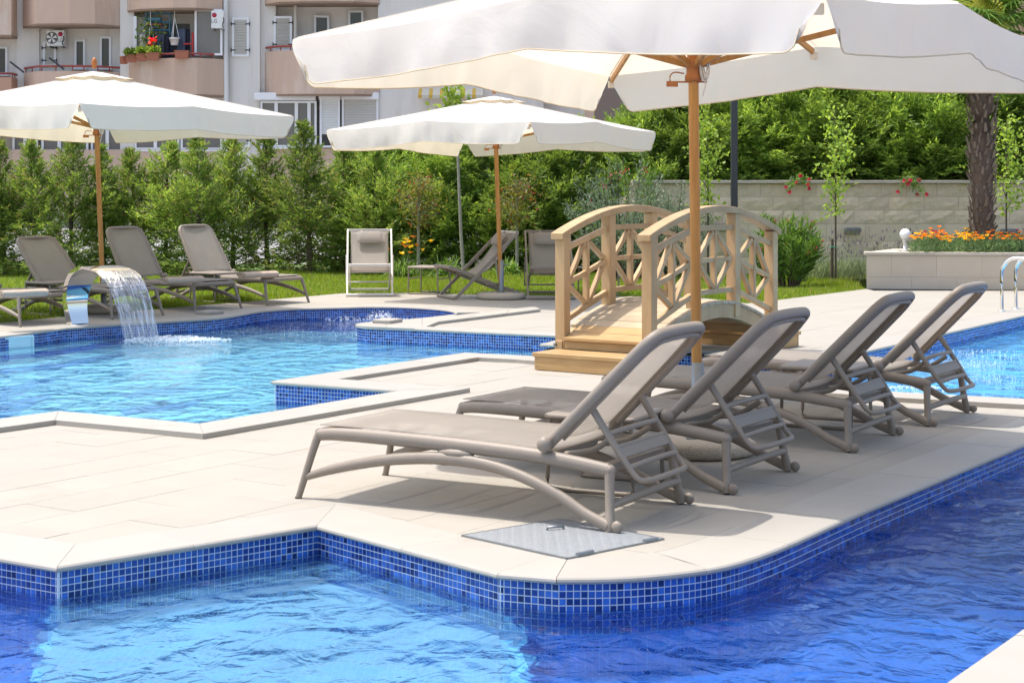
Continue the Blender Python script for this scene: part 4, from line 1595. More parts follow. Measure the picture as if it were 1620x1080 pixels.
PG = "white square parasols with teak poles"
ROT = math.atan2(2.07, -0.32)
bx, by = 0.985, 9.05
make_base("round concrete base holding the big parasol between the loungers", (bx, by, 0), 1)
make_parasol("big white parasol over the four taupe loungers of the pool island", (bx, by, 0), ROT, 2.10, 2.165, 2.265, 2.70, (0.004, -0.018), 1.995, (-0.03, 0.0), PG, drop=0.24, vent=True, seed=4)
x2, y2, _ = G(793, 472.5)
make_base("round concrete base of the middle parasol beside the side facing deck chair", (x2, y2, 0), 2)
make_parasol("white parasol of the middle distance, its pole beside the side facing deck chair", (x2, y2, 0), ROT + 0.05, 2.08, 2.085, 2.15, 2.50, (0.005, -0.02), 1.90, (-0.09, 0.0), PG, seed=9)
x3, y3 = (164 - 810) / 2700 * 19.0, 19.0
make_base("round concrete base half hidden behind the steel fountain", (x3, y3, 0), 3)
make_parasol("white parasol by the hedge, its pole behind the steel fountain", (x3, y3, 0), ROT + 0.02, 2.2, 2.2, 2.24, 2.66, (0.0, -0.01), 2.0, (-0.10, 0.0), PG, seed=13)


# ------------------------------------------------------------------ footbridge
BX, BY = 0.4, 13.45
BA = math.radians(55)
bridge = thing("footbridge", "arched tan timber footbridge with lattice railings over the pool channel", "footbridge", (BX, BY, 0), BA)
W, LEN = 0.79, 2.06            # local x along the bridge, local -y towards the right hand railing
POSTS = [0.0, 0.685, 1.37, 2.06]
def zdeck(s):
    q = (s + 0.06) / (LEN + 0.12)
    return 0.215 + 0.265 * math.sin(math.pi * min(max(q, 0), 1))
def zrail(s):
    q = (s + 0.16) / (LEN + 0.32)
    return 0.95 + 0.24 * math.sin(math.pi * min(max(q, 0), 1)) ** 0.9
for side, y in ((0, 0.0), (1, -W)):
    inward = -1 if side == 0 else 1
    mm = M["pine"]
    for i, s in enumerate(POSTS):
        zb = 0.02 if i in (0, 3) else zdeck(s) - 0.12
        zt = zrail(s) + 0.01
        MB().box((s, y, (zb + zt) / 2), (0.088, 0.088, zt - zb)).build("post", mm, bridge, bevel=0.004)
    arc = MB()
    for k in range(14):
        s0, s1 = -0.10 + (LEN + 0.2) * k / 14, -0.10 + (LEN + 0.2) * (k + 1) / 14
    ss = [-0.085 + (LEN + 0.17) * k / 18 for k in range(19)]
    vs = []
    for s in ss:
        for dy, dz in ((-0.058, 0.0), (0.058, 0.0), (0.058, 0.052), (-0.058, 0.052)):
            vs.append((s, y + dy, zrail(s) + 0.008 + dz))
    fs = [(k * 4 + j, k * 4 + (j + 1) % 4, k * 4 + 4 + (j + 1) % 4, k * 4 + 4 + j) for k in range(18) for j in range(4)]
    fs += [(3, 2, 1, 0), (72, 73, 74, 75)]
    arc.add(vs, fs)
    arc.build("handrail", mm, bridge, bevel=0.006)
    for p in range(3):
        a, b = POSTS[p] + 0.0475, POSTS[p + 1] - 0.0475
        def lo(s): return zdeck(a) + 0.10 + (zdeck(b) - zdeck(a)) * (s - a) / (b - a)
        def hi(s): return zrail(a) - 0.105 + (zrail(b) - zrail(a)) * (s - a) / (b - a)
        def md(s): return (lo(s) + hi(s)) / 2
        m_ = (a + b) / 2
        q = M["pine"]
        MB().beam((a, y, hi(a)), (b, y, hi(b)), 0.042, 0.042).build("panel_rail", q, bridge, bevel=0.003)
        MB().beam((a, y, lo(a)), (b, y, lo(b)), 0.042, 0.042).build("panel_rail", q, bridge, bevel=0.003)
        MB().beam((a + .008, y, md(a)), (b - .008, y, md(b)), 0.033, 0.038).build("panel_rail", q, bridge, bevel=0.003)
        MB().beam((m_, y, lo(m_) + 0.022), (m_, y, hi(m_) - 0.022), 0.047, 0.036, (1, 0, 0)).build("panel_stile", q, bridge, bevel=0.003)
        e = 0.03
        for (p0, p1) in (((a + e, md(a) + .02), (m_ - .03, hi(m_) - .03)), ((m_ + .03, hi(m_) - .03), (b - e, md(b) + .02)), ((b - e, md(b) - .02), (m_ + .03, lo(m_) + .03)), ((m_ - .03, lo(m_) + .03), (a + e, md(a) - .02))):
            MB().beam((p0[0], y, p0[1]), (p1[0], y, p1[1]), 0.036, 0.036).build("lattice_bar", q, bridge, bevel=0.003)
    # arched side beam
    bm = MB()
    n = 24
    vs = []
    for k in range(n + 1):
        s = -0.055 + (LEN + 0.11) * k / n
        zt = zdeck(s) - 0.024
        zb = max(zt - 0.115, 0.0) if 0.02 < k / n < 0.98 else 0.0
        if k / n < 0.1 or k / n > 0.9:
            zb = max(0.0, zb - 0.06)
        for dy in (-0.028, 0.028):
            vs += [(s, y + dy, zb), (s, y + dy, zt)]
    fs = []
    for k in range(n):
        o, o2 = 4 * k, 4 * k + 4
        fs += [(o, o + 1, o2 + 1, o2), (o + 2, o2 + 2, o2 + 3, o + 3), (o + 1, o + 3, o2 + 3, o2 + 1), (o, o2, o2 + 2, o + 2)]
    fs += [(0, 2, 3, 1), (4 * n, 4 * n + 1, 4 * n + 3, 4 * n + 2)]
    bm.add(vs, fs)
    bm.build("side_beam", M["pine"], bridge)
np_ = 19
for k in range(np_):
    s0 = -0.05 + (LEN + 0.10) * k / np_
    s1 = s0 + (LEN + 0.10) / np_
    s, dz = (s0 + s1) / 2, zdeck(s1) - zdeck(s0)
    z = zdeck(s) - 0.012 + RNG.uniform(-0.0015, 0.0015)
    hw = (s1 - s0) / 2 - 0.0035
    sl = dz / (s1 - s0)
    mb = MB()
    vs = []
    for yy in ((-W - 0.045, 0.045) if 1 < k < np_ - 2 else (-W + 0.049, -0.049)):
        for dx, dd in ((-hw, -0.012), (hw, -0.012), (hw, 0.012), (-hw, 0.012)):
            vs.append((s + dx, yy, z + dx * sl + dd))
    mb.add(vs, [(0, 1, 2, 3), (7, 6, 5, 4), (0, 4, 5, 1), (1, 5, 6, 2), (2, 6, 7, 3), (3, 7, 4, 0)])
    mb.build("deck_plank", M["pine_grey"] if k > 1 else M["pine_end"], bridge, bevel=0.003)
for s in (-0.035, LEN + 0.035):
    MB().box((s, -W / 2, 0.165), (0.028, W - 0.10, 0.062)).build("end_board", M["pine_end"], bridge, bevel=0.003)
    MB().box((s, -W / 2, 0.212), (0.06, W - 0.098, 0.026)).build("end_board", M["pine_end"], bridge, bevel=0.003)
for y in (0.0, -W):
    bt = MB()
    bt.tube([(-0.05, y + 0.03, 0.165), (-0.075, y + 0.03, 0.165)], 0.012, 8)
    bt.tube([(1.37, y - 0.032, zdeck(1.37) - 0.07), (1.37, y - 0.042, zdeck(1.37) - 0.07)], 0.014, 8)
    bt.build("bolt", M["galv"], bridge)


def step_box(label, s, hgt):
    c, sn = math.cos(BA), math.sin(BA)
    t = thing("wooden_step", label, "step", (BX + c * s + sn * (W / 2 + 0.04), BY + sn * s - c * (W / 2 + 0.04), 0), BA, "timber steps at the bridge ends")
    MB().box((0, 0, hgt - 0.016), (0.33, 0.86, 0.032)).build("tread", M["pine_end"], t, bevel=0.004)
    for x in (-0.145, 0.145):
        MB().box((x, 0, (hgt - 0.032) / 2 + 0.002), (0.026, 0.82, hgt - 0.036)).build("riser_board", M["pine_end"], t, bevel=0.003)
    for y in (-0.397, 0.397):
        MB().box((0, y, (hgt - 0.032) / 2 + 0.002), (0.262, 0.026, hgt - 0.036)).build("side_board", M["pine_end"], t, bevel=0.003)
    sc = MB()
    for y in (-0.385, 0.385):
        for z in (0.03, 0.085):
            sc.tube([(-0.157, y, z), (-0.1595, y, z)], 0.005, 6)
    sc.build("screws", M["galv"], t)
step_box("honey coloured timber step box at the near end of the footbridge", -0.275, 0.135)
step_box("timber step box at the far end, glimpsed under the footbridge arch", LEN + 0.275, 0.135)


# ------------------------------------------------------------------ steel fountain
fx, fy = -4.39, 17.3
fdir = math.atan2(-0.682, 0.731)
fountain = thing("waterfall_spout", "polished steel cobra waterfall spout pouring into the inner pool", "fountain", (fx, fy, 0), fdir)
path = smooth_line([(-0.015, 0.0), (-0.06, 0.16), (-0.055, 0.31), (0.02, 0.455), (0.15, 0.55), (0.32, 0.592), (0.50, 0.585), (0.64, 0.555), (0.76, 0.505)], 6)
n = len(path) - 1
def sp(k):
    p = path[k]
    a, b = path[max(k - 1, 0)], path[min(k + 1, n)]
    d = (Vector(b) - Vector(a)).normalized()
    f = k / n
    return Vector((p[0], p[1])), Vector((-d.y, d.x)), 0.10 + 0.13 * min(1, f * 1.15) ** 1.1, 0.085 * (1 - f) ** 1.2 + 0.006
shell = MB()
vs = []
for k in range(n + 1):
    p, nr, w, th = sp(k)
    o = p + nr * (th * 0.5)
    i_ = p - nr * (th * 0.5)
    bulge = 0.012 * (1 - k / n)
    vs += [(o.x, -w, o.y), (o.x + nr.x * bulge, 0, o.y + nr.y * bulge), (o.x, w, o.y), (i_.x, w * 0.97, i_.y), (i_.x, 0, i_.y), (i_.x, -w * 0.97, i_.y)]
fs = []
for k in range(n):
    for j in range(6):
        fs.append((k * 6 + j, k * 6 + 6 + j, k * 6 + 6 + (j + 1) % 6, k * 6 + (j + 1) % 6))
fs += [(0, 1, 2, 3, 4, 5), tuple(n * 6 + j for j in range(5, -1, -1))]
shell.add(vs, fs, True)
sh = shell.build("spout_shell", M["chrome"], fountain)
md = sh.modifiers.new("split", "EDGE_SPLIT"); md.split_angle = math.radians(40)
MB().lathe([(0.11, 0.0), (0.11, 0.006), (0.10, 0.008)], 20, (-0.015, 0, 0)).build("floor_flange", M["chrome"], fountain)
# water falling from the lip
m, n_, l_, b_ = new_mat("falling water")
b_.inputs["Base Color"].default_value = (0.92, 0.96, 1, 1)
b_.inputs["Roughness"].default_value = 0.06
b_.inputs["Specular IOR Level"].default_value = 0.5
tcx = n_.new("ShaderNodeTexCoord")
mpx = n_.new("ShaderNodeMapping"); mpx.inputs["Scale"].default_value = (6, 60, 6)
l_.new(tcx.outputs["Object"], mpx.inputs[0])
nz = n_.new("ShaderNodeTexNoise"); nz.inputs["Scale"].default_value = 1.0; nz.inputs["Detail"].default_value = 4; nz.inputs["Distortion"].default_value = 0.7
l_.new(mpx.outputs[0], nz.inputs["Vector"])
bpx = n_.new("ShaderNodeBump"); bpx.inputs["Strength"].default_value = 1.0; bpx.inputs["Distance"].default_value = 0.03
l_.new(nz.outputs["Fac"], bpx.inputs["Height"]); l_.new(bpx.outputs[0], b_.inputs["Normal"])
b_.inputs["Metallic"].default_value = 0.0
gls = n_.new("ShaderNodeBsdfGlossy"); gls.inputs["Roughness"].default_value = 0.15; l_.new(bpx.outputs[0], gls.inputs["Normal"])
tpx = n_.new("ShaderNodeBsdfTransparent"); tpx.inputs[0].default_value = (0.93, 0.96, 1, 1)
rmp = n_.new("ShaderNodeMapRange"); rmp.inputs["From Min"].default_value = 0.42; rmp.inputs["From Max"].default_value = 0.62; rmp.inputs["To Min"].default_value = 0.25; rmp.inputs["To Max"].default_value = 0.8
l_.new(nz.outputs["Fac"], rmp.inputs[0])
mxx = n_.new("ShaderNodeMixShader"); l_.new(rmp.outputs[0], mxx.inputs[0]); l_.new(tpx.outputs[0], mxx.inputs[1]); l_.new(gls.outputs[0], mxx.inputs[2])
l_.new(mxx.outputs[0], n_["Material Output"].inputs[0])
M["fall"] = m
fall = thing("falling_water", "sheet of falling water between the steel spout and the foam", "water", (fx, fy, 0), fdir)
fall["kind"] = "stuff"
prof = []
for k in range(15):
    tt = k / 14 * 0.36
    prof.append((0.745 + 1.05 * tt, 0.512 - 0.50 * tt - 4.0 * tt * tt))
prof = [(0.60, 0.573), (0.70, 0.542)] + [p for p in prof if p[1] > ZW - 0.02]
def fw(u, v):
    k = int(round(v * (len(prof) - 1)))
    w = 0.222 * (1 - 0.10 * v)
    r = random.Random(int(u * 1000) * 31)
    return (prof[k][0] + 0.004 * math.sin(37 * u + 3 * v) , -w + 2 * w * u, prof[k][1] + 0.003)
MB().grid(fw, 48, len(prof) - 1).build("water_curtain", M["fall"], fall)


# ------------------------------------------------------------------ small things on the paving
hc = [Vector(G(u, v)) for u, v in ((733, 848), (897, 884), (1048, 853.5), (886, 822.5))]
hx, hy = sum(p.x for p in hc) / 4, sum(p.y for p in hc) / 4
hatch = thing("access_hatch", "square steel tread plate hatch under the nearest lounger's wheel", "hatch", (hx, hy, 0))
Q = [(p.x - hx, p.y - hy) for p in hc]
MB().prism(Q, 0.0005, 0.006).build("cover_plate", M["hatch"], hatch)
lug = MB()
def bil(u, v):
    return Vector(Q[0]).lerp(Vector(Q[1]), u).lerp(Vector(Q[3]).lerp(Vector(Q[2]), u), v)
for i in range(18):
    for j in range(18):
        p = bil((i + 0.5) / 18, (j + 0.5) / 18)
        a = math.radians(35 if (i + j) % 2 else 125)
        d, s2 = Vector((math.cos(a), math.sin(a))) * 0.014, Vector((-math.sin(a), math.cos(a))) * 0.0045
        lug.add([(p.x + d.x, p.y + d.y, 0.0062), (p.x + s2.x, p.y + s2.y, 0.0062), (p.x - d.x, p.y - d.y, 0.0062), (p.x - s2.x, p.y - s2.y, 0.0062), (p.x, p.y, 0.0078)], [(0, 1, 4), (1, 2, 4), (2, 3, 4), (3, 0, 4)])
tag(lug.build("tread_lugs", M["hatch"], hatch), None, None, None, "stuff")
for u, w in ((0.10, 0.16), (0.80, 0.14)):
    p, q = Vector(Q[1]).lerp(Vector(Q[2]), u), Vector(Q[1]).lerp(Vector(Q[2]), u + w)
    MB().tube([(p.x, p.y, 0.008), (q.x, q.y, 0.008)], 0.010, 8).build("hinge", M["galv"], hatch)
p = bil(0.28, 0.52); q = bil(0.28, 0.66)
p, q = bil(0.25, 0.6), bil(0.30, 0.72)
MB().tube([(p.x, p.y, 0.007), (p.x, p.y, 0.018), (q.x, q.y, 0.018), (q.x, q.y, 0.007)], 0.006, 8).build("handle", M["galv"], hatch)
fr = MB()
for k in range(4):
    a, b = Q[k], Q[(k + 1) % 4]
    fr.beam((a[0] * 1.012, a[1] * 1.012, 0.003), (b[0] * 1.012, b[1] * 1.012, 0.003), 0.010, 0.0068)
fr.build("hatch_frame", M["galv"], hatch)

for pts, lab, zz in ((((308, 497.5), (331, 498.5), (354, 496.3), (330, 493.8)), "thin square stone lid on the rim beside the steel fountain", 0.0), (((589, 511.5), (617, 512.5), (637, 509.3), (607, 507.0)), "thin square stone lid on the promontory between whirlpool and channel", RIM)):
    q = [G(u, v, zz) for u, v in pts]
    c = (sum(p[0] for p in q) / 4, sum(p[1] for p in q) / 4)
    o = MB().prism([(p[0] - c[0], p[1] - c[1]) for p in q], 0.0008, 0.034).build("stone_lid", M["coping"], None, bevel=0.004)
    o.location = (c[0], c[1], zz)
    tag(o, lab, "stone lid", "loose stone lids of the pool skimmers")

# pool ladder: two polished hoops
lad = thing("pool_ladder", "polished steel handrails of a ladder into the right pool", "pool ladder", G(1600, 491), 0)
for u, v in ((1585, 492.5), (1607, 488.5)):
    b0 = Vector(G(u, v)) - Vector(G(1600, 491))
    d = Vector((0.80, -0.60, 0))
    pts = [b0, b0 + Vector((0, 0, 0.42)), b0 + d * 0.03 + Vector((0, 0, 0.52)), b0 + d * 0.10 + Vector((0, 0, 0.585)), b0 + d * 0.2 + Vector((0, 0, 0.60)), b0 + d * 0.30 + Vector((0, 0, 0.57)), b0 + d * 0.37 + Vector((0, 0, 0.47)), b0 + d * 0.40 + Vector((0, 0, 0.2)), b0 + d * 0.42 + Vector((0, 0, -0.6))]
    MB().tube(pts, 0.021, 12, sub=4).build("handrail", M["chrome"], lad)
    MB().lathe([(0.045, 0), (0.045, 0.008), (0.025, 0.014)], 14, tuple(b0)).build("floor_flange", M["chrome"], lad)

# ------------------------------------------------------------------ plants
def spray_crown(seed, H, R, nb, twigs=13, per=7, leaf=0.075, wid=0.016, up=0.75, low=0.04, full=1.0, prof=0.75):
    """feathery conifer: limbs that rise outwards, flat sprays on them, narrow scale-leaf strands on those"""
    r = np.random.default_rng(seed)
    Ps, Ds, Ls = [], [], []
    limbs = []
    for i in range(nb):
        t = (i + r.uniform(0, 1)) / nb
        z = H * (low + (0.97 - low) * t ** 1.05)
        reach = R * ((1 - t) ** prof * full + 0.06) * r.uniform(0.65, 1.15)
        if t < 0.12:
            reach *= 0.9
        a = r.uniform(0, 2 * math.pi)
        rise = (up * r.uniform(0.7, 1.35) + 0.9 * t * t) * min(1, 0.15 + 3.2 * t)
        d = np.array([math.cos(a), math.sin(a), rise]); d /= np.linalg.norm(d)
        Lb = reach / max(math.hypot(d[0], d[1]), 0.35)
        Lb = min(Lb, R * 1.25)
        side = np.cross(d, [0, 0, 1.0]); side /= np.linalg.norm(side)
        nrm = np.cross(side, d)
        roll = r.uniform(-0.9, 0.9)
        side = side * math.cos(roll) + nrm * math.sin(roll)
        base = np.array([0, 0, z])
        limbs.append((base, d, Lb))
        k = max(4, int(twigs * Lb / R))
        for j in range(k):
            f = 0.18 + 0.82 * (j + r.uniform(0, 1)) / k
            sgn = 1 if j % 2 else -1
            p = base + d * Lb * f + np.array([0, 0, -0.05 * Lb * f * f])
            td = d * r.uniform(0.7, 1.1) + side * sgn * r.uniform(0.5, 0.95) + r.normal(size=3) * 0.16
            if j >= k - 2:
                td = d + side * sgn * 0.25 + r.normal(size=3) * 0.1
            td /= np.linalg.norm(td)
            tl = Lb * 0.40 * (1.15 - 0.6 * f) * r.uniform(0.7, 1.25) + 0.05
            ts = np.cross(td, nrm); ts /= (np.linalg.norm(ts) + 1e-6)
            q = (np.arange(per) + r.uniform(0, 1, per)) / per
            sg = np.where(np.arange(per) % 2 == 0, 1, -1)
            P = p + td * (tl * q)[:, None]
            D = td[None] * r.uniform(0.7, 1.2, (per, 1)) + ts[None] * (sg * r.uniform(0.4, 0.9, per))[:, None] + r.normal(size=(per, 3)) * 0.22
            Ps.append(P); Ds.append(D); Ls.append(leaf * r.uniform(0.6, 1.35, per) * (1.15 - 0.4 * q))
    # leader
    q = np.linspace(0.80, 1.0, 40)
    P = np.stack([np.zeros(40), np.zeros(40), H * q], 1)
    a = r.uniform(0, 6.28, 40)
    Ps.append(P); Ds.append(np.stack([np.cos(a) * 0.6, np.sin(a) * 0.6, np.full(40, 1.0)], 1)); Ls.append(np.full(40, leaf * 0.8))
    P, D, L = np.concatenate(Ps), np.concatenate(Ds), np.concatenate(Ls)
    return leaves(P, D, L, L * wid / leaf * r.uniform(0.8, 1.5, len(P)), r), limbs


def trunk_mesh(H, r0, limbs=(), seed=0, limb_r=0.007):
    mb = MB()
    rg = random.Random(seed)
    mb.tube([(0, 0, -0.05), (rg.uniform(-.02, .02), rg.uniform(-.02, .02), H * 0.35), (rg.uniform(-.02, .02), 0, H * 0.7), (0, 0, H * 0.97)], [r0, r0 * 0.8, r0 * 0.5, r0 * 0.15], 8, sub=2)
    for base, d, Lb in limbs:
        b = Vector(base); e = b + Vector(d) * Lb * 0.8
        mb.tube([b, b.lerp(e, 0.5), e], [limb_r, limb_r * 0.7, limb_r * 0.3], 4)
    return mb


CONIF = []
for sd, H, R, nb in ((11, 2.2, 0.78, 125), (12, 2.35, 0.68, 120), (13, 2.05, 0.84, 125), (14, 2.3, 0.72, 110), (15, 1.95, 0.76, 120)):
    V, limbs = spray_crown(sd, H, R, nb, twigs=15, per=9, leaf=0.085, wid=0.017, up=0.75, low=0.01, full=1.1, prof=1.15)
    CONIF.append((np_mesh("crown", V, 4, M["conifer"]), trunk_mesh(H, 0.045, limbs[::2], sd).mesh("trunk", M["bark"]), H))
CONWALL = []
for sd, H, R, nb in ((21, 1.75, 0.95, 130), (22, 1.9, 0.85, 125), (23, 1.65, 0.95, 130)):
    V, limbs = spray_crown(sd, H, R, nb, twigs=18, per=11, leaf=0.105, wid=0.022, up=0.68, low=0.0, full=1.0)
    CONWALL.append((np_mesh("crown", V, 4, M["conifer_wall"]), trunk_mesh(H, 0.05, limbs[::3], sd).mesh("trunk", M["bark"]), H))
CONBACK = []
for sd, H, R, nb in ((31, 2.25, 0.85, 140), (32, 2.4, 0.8, 140), (33, 2.1, 0.9, 140)):
    V, limbs = spray_crown(sd, H, R, nb, twigs=18, per=11, leaf=0.10, wid=0.02, up=0.75, low=0.01, full=1.05)
    CONBACK.append((np_mesh("crown", V, 4, M["conifer_back"]), trunk_mesh(H, 0.05, limbs[::3], sd).mesh("trunk", M["bark"]), H))


def tree(name, kinds, k, loc, scale, rot, label, group, cat="tree", zs=1.0):
    cm, tm, H = kinds[k]
    t = thing(name, label, cat, loc, rot, group)
    t.scale = (scale * RNG.uniform(0.88, 1.12), scale * RNG.uniform(0.88, 1.12), scale * zs)
    t.rotation_euler = (RNG.uniform(-0.05, 0.05), RNG.uniform(-0.05, 0.05), rot)
    link("crown", cm, t)
    link("trunk", tm, t)
    return t


ORD = ["first", "second", "third", "fourth", "fifth", "sixth", "seventh", "eighth", "ninth", "tenth", "eleventh", "twelfth", "thirteenth", "fourteenth", "fifteenth", "sixteenth", "seventeenth", "eighteenth", "nineteenth", "twentieth"]
us = [-50, 8, 58, 112, 165, 215, 262, 318, 368, 424, 492, 545, 598]
vtop = [200, 222, 228, 208, 232, 240, 232, 208, 222, 210, 196, 228, 236]
for i, (u, vt) in enumerate(zip(us, vtop)):
    y = 27.4 + RNG.uniform(-0.3, 0.5) - (1.6 if u < 100 else 0) * 0.5
    x = (u - U0) * y / FPX
    hgt = EYE - (vt - VH) * y / FPX
    k = [1, 3, 0, 3, 1, 0, 2, 1, 2, 3, 1, 0, 2][i]
    s = hgt / CONIF[k][2]
    lab = {0: None}.get(0)
    where = None
    lab = "slim feathery conifer of the hedge " + where if where else ORD[i] + " slim conifer from the left in the see-through hedge"
    tree("conifer", CONIF, k, (x, y, -0.03), s * 1.02, RNG.uniform(0, 6), lab, "slim conifers of the see-through hedge")
us = [585, 640, 692, 745, 800, 852, 905, 965, 1020, 1075]
for i, u in enumerate(us):
    y = 28.2 + RNG.uniform(-0.3, 0.5)
    x = (u - U0) * y / FPX
    k = i % 3
    vt = [228, 232, 222, 226, 222, 218, 205, 200, 196, 190][i]
    s = (EYE - (vt - VH) * y / FPX) / CONBACK[k][2]
    tree("conifer", CONBACK, k, (x, y, -0.03), s * 1.03, RNG.uniform(0, 6), ORD[i] + " dense green conifer from the left in the hedge behind the middle parasol", "dense conifers behind the middle parasol")
WALL_Y, WALL_H = 27.0, 1.49
us = [1010, 1065, 1120, 1178, 1232, 1290, 1345, 1402, 1458, 1512, 1568, 1622, 1680]
for i, u in enumerate(us):
    y = WALL_Y + 1.0 + RNG.uniform(-0.1, 0.35)
    x = (u - U0) * y / FPX
    k = i % 3
    vt = [178, 160, 152, 150, 140, 138, 142, 136, 140, 138, 134, 140, 136][i]
    s = (EYE - (vt - VH) * y / FPX - (WALL_H - 0.2)) / CONWALL[k][2]
    tree("conifer", CONWALL, k, (x, y, WALL_H - 0.25), s * 1.08, RNG.uniform(0, 6), ORD[i] + " bright green conifer from the left on top of the stone wall", "conifers planted on top of the stone wall")
us = [1040, 1150, 1262, 1375, 1480, 1595]
for i, u in enumerate(us):
    y = WALL_Y + 2.2
    x = (u - U0) * y / FPX
    tree("conifer", CONBACK, i % 3, (x, y, WALL_H - 0.3), 0.83, RNG.uniform(0, 6), "dark conifer of the rear row above the stone wall, behind the brighter ones", "rear row of conifers above the stone wall")


def ellipsoid_points(rng, n, c, r, shell=0.55):
    d = unit(rng.normal(size=(n, 3)))
    q = shell + (1 - shell) * rng.uniform(0, 1, (n, 1))
    lump = 1 + 0.18 * np.sin(5 * d[:, :1] + 1.3) * np.cos(4 * d[:, 1:2]) + 0.12 * np.sin(9 * d[:, 2:3])
    return np.array(c) + d * q * np.array(r) * lump, d


def bush(name, label, cat, loc, r, h, n, leaf, wid, m, seed, blooms=None, group=None, updir=0.8, stems=16, nodes=None):
    """many upright stems with long leaves round them"""
    rg = np.random.default_rng(seed)
    t = thing(name, label, cat, loc, 0, group)
    st = MB()
    Ps, Ds, Ls = [], [], []
    tips = []
    for i in range(stems):
        a, q = rg.uniform(0, 6.283), math.sqrt(rg.uniform(0, 1))
        e = np.array([math.cos(a) * r * q, math.sin(a) * r * q, h * (1 - 0.45 * q * q) * rg.uniform(0.72, 1.05)])
        b = np.array([e[0] * 0.25, e[1] * 0.25, -0.03])
        mid = b * 0.5 + e * 0.5 + np.array([0, 0, 0.08])
        st.tube([tuple(b), tuple(mid), tuple(e)], [0.011, 0.008, 0.003], 5, sub=2)
        tips.append(e)
        k = n // stems
        f = rg.uniform(0.12, 1.0, k) ** 0.8
        P = b[None] * (1 - f[:, None]) ** 2 + 2 * mid[None] * (f * (1 - f))[:, None] + e[None] * (f ** 2)[:, None]
        P = P + rg.normal(size=(k, 3)) * r * 0.05
        D = rg.normal(size=(k, 3)); D[:, 2] = np.abs(D[:, 2]) * 0.6 + updir
        D = unit(D) + (e - b)[None] * 0.25
        Ps.append(P); Ds.append(D); Ls.append(leaf * rg.uniform(0.6, 1.25, k))
    P, D, L = np.concatenate(Ps), np.concatenate(Ds), np.concatenate(Ls)
    link("foliage", np_mesh("foliage", leaves(P, D, L, L * wid / leaf, rg, 0.12), 4, m), t)
    st.build("stems", M["bark"], t)
    if blooms:
        bm, cnt, sz = blooms
        sel = [tips[i] for i in rg.integers(0, len(tips), cnt)]
        for p in sel:
            c = p + rg.normal(size=3) * r * 0.10
            pts = c + rg.normal(size=(9, 3)) * sz
            link("blossom", np_mesh("blossom", leaves(pts, rg.normal(size=(9, 3)) + [0, -0.3, 0.6], sz * 1.6, sz * 1.2, rg), 4, bm), t)
    return t


def leafy_tree(name, label, loc, H, clear, r, n, leaf, wid, m, bark, seed, group=None, shape=1.0, lean=(0, 0), tr=0.022, limbs=26):
    """slim sapling or small tree: trunk, rising limbs, leaf clusters with gaps"""
    rg = np.random.default_rng(seed)
    t = thing(name, label, "tree", loc, 0, group)
    tk = MB()
    tip = (lean[0], lean[1], H)
    tk.tube([(0, 0, -0.04), (lean[0] * 0.2, lean[1] * 0.2, H * 0.4), (lean[0] * 0.7, lean[1] * 0.7, H * 0.75), tip], [tr, tr * 0.8, tr * 0.5, tr * 0.2], 8, sub=2)
    Ps, Ds = [], []
    for i in range(limbs):
        f = (i + rg.uniform(0, 1)) / limbs
        z = clear + (H - clear) * f
        base = np.array([lean[0] * z / H, lean[1] * z / H, z])
        a = rg.uniform(0, 6.283)
        prof = math.sin(math.pi * min(1, (0.18 + 0.82 * f)) ** shape) ** 0.8
        Lb = r * prof * rg.uniform(0.55, 1.15) + 0.05
        d = np.array([math.cos(a), math.sin(a), rg.uniform(0.4, 1.2)]); d /= np.linalg.norm(d)
        e = base + d * Lb
        tk.tube([tuple(base), tuple(base * .5 + e * .5 + [0, 0, 0.02]), tuple(e)], [0.006, 0.005, 0.002], 4)
        k = max(3, int(n / limbs * (0.4 + prof)))
        q = rg.uniform(0.25, 1.05, (k, 1))
        Ps.append(base + d * Lb * q + rg.normal(size=(k, 3)) * (0.05 + 0.10 * r))
        Ds.append(rg.normal(size=(k, 3)) + np.array([0, 0, -0.2]) + d * 0.5)
    P, D = np.concatenate(Ps), np.concatenate(Ds)
    L = leaf * rg.uniform(0.6, 1.2, len(P))
    link("crown", np_mesh("crown", leaves(P, D, L, L * wid / leaf, rg, 0.1), 4, m), t)
    tk.build("trunk", bark, t)
    return t


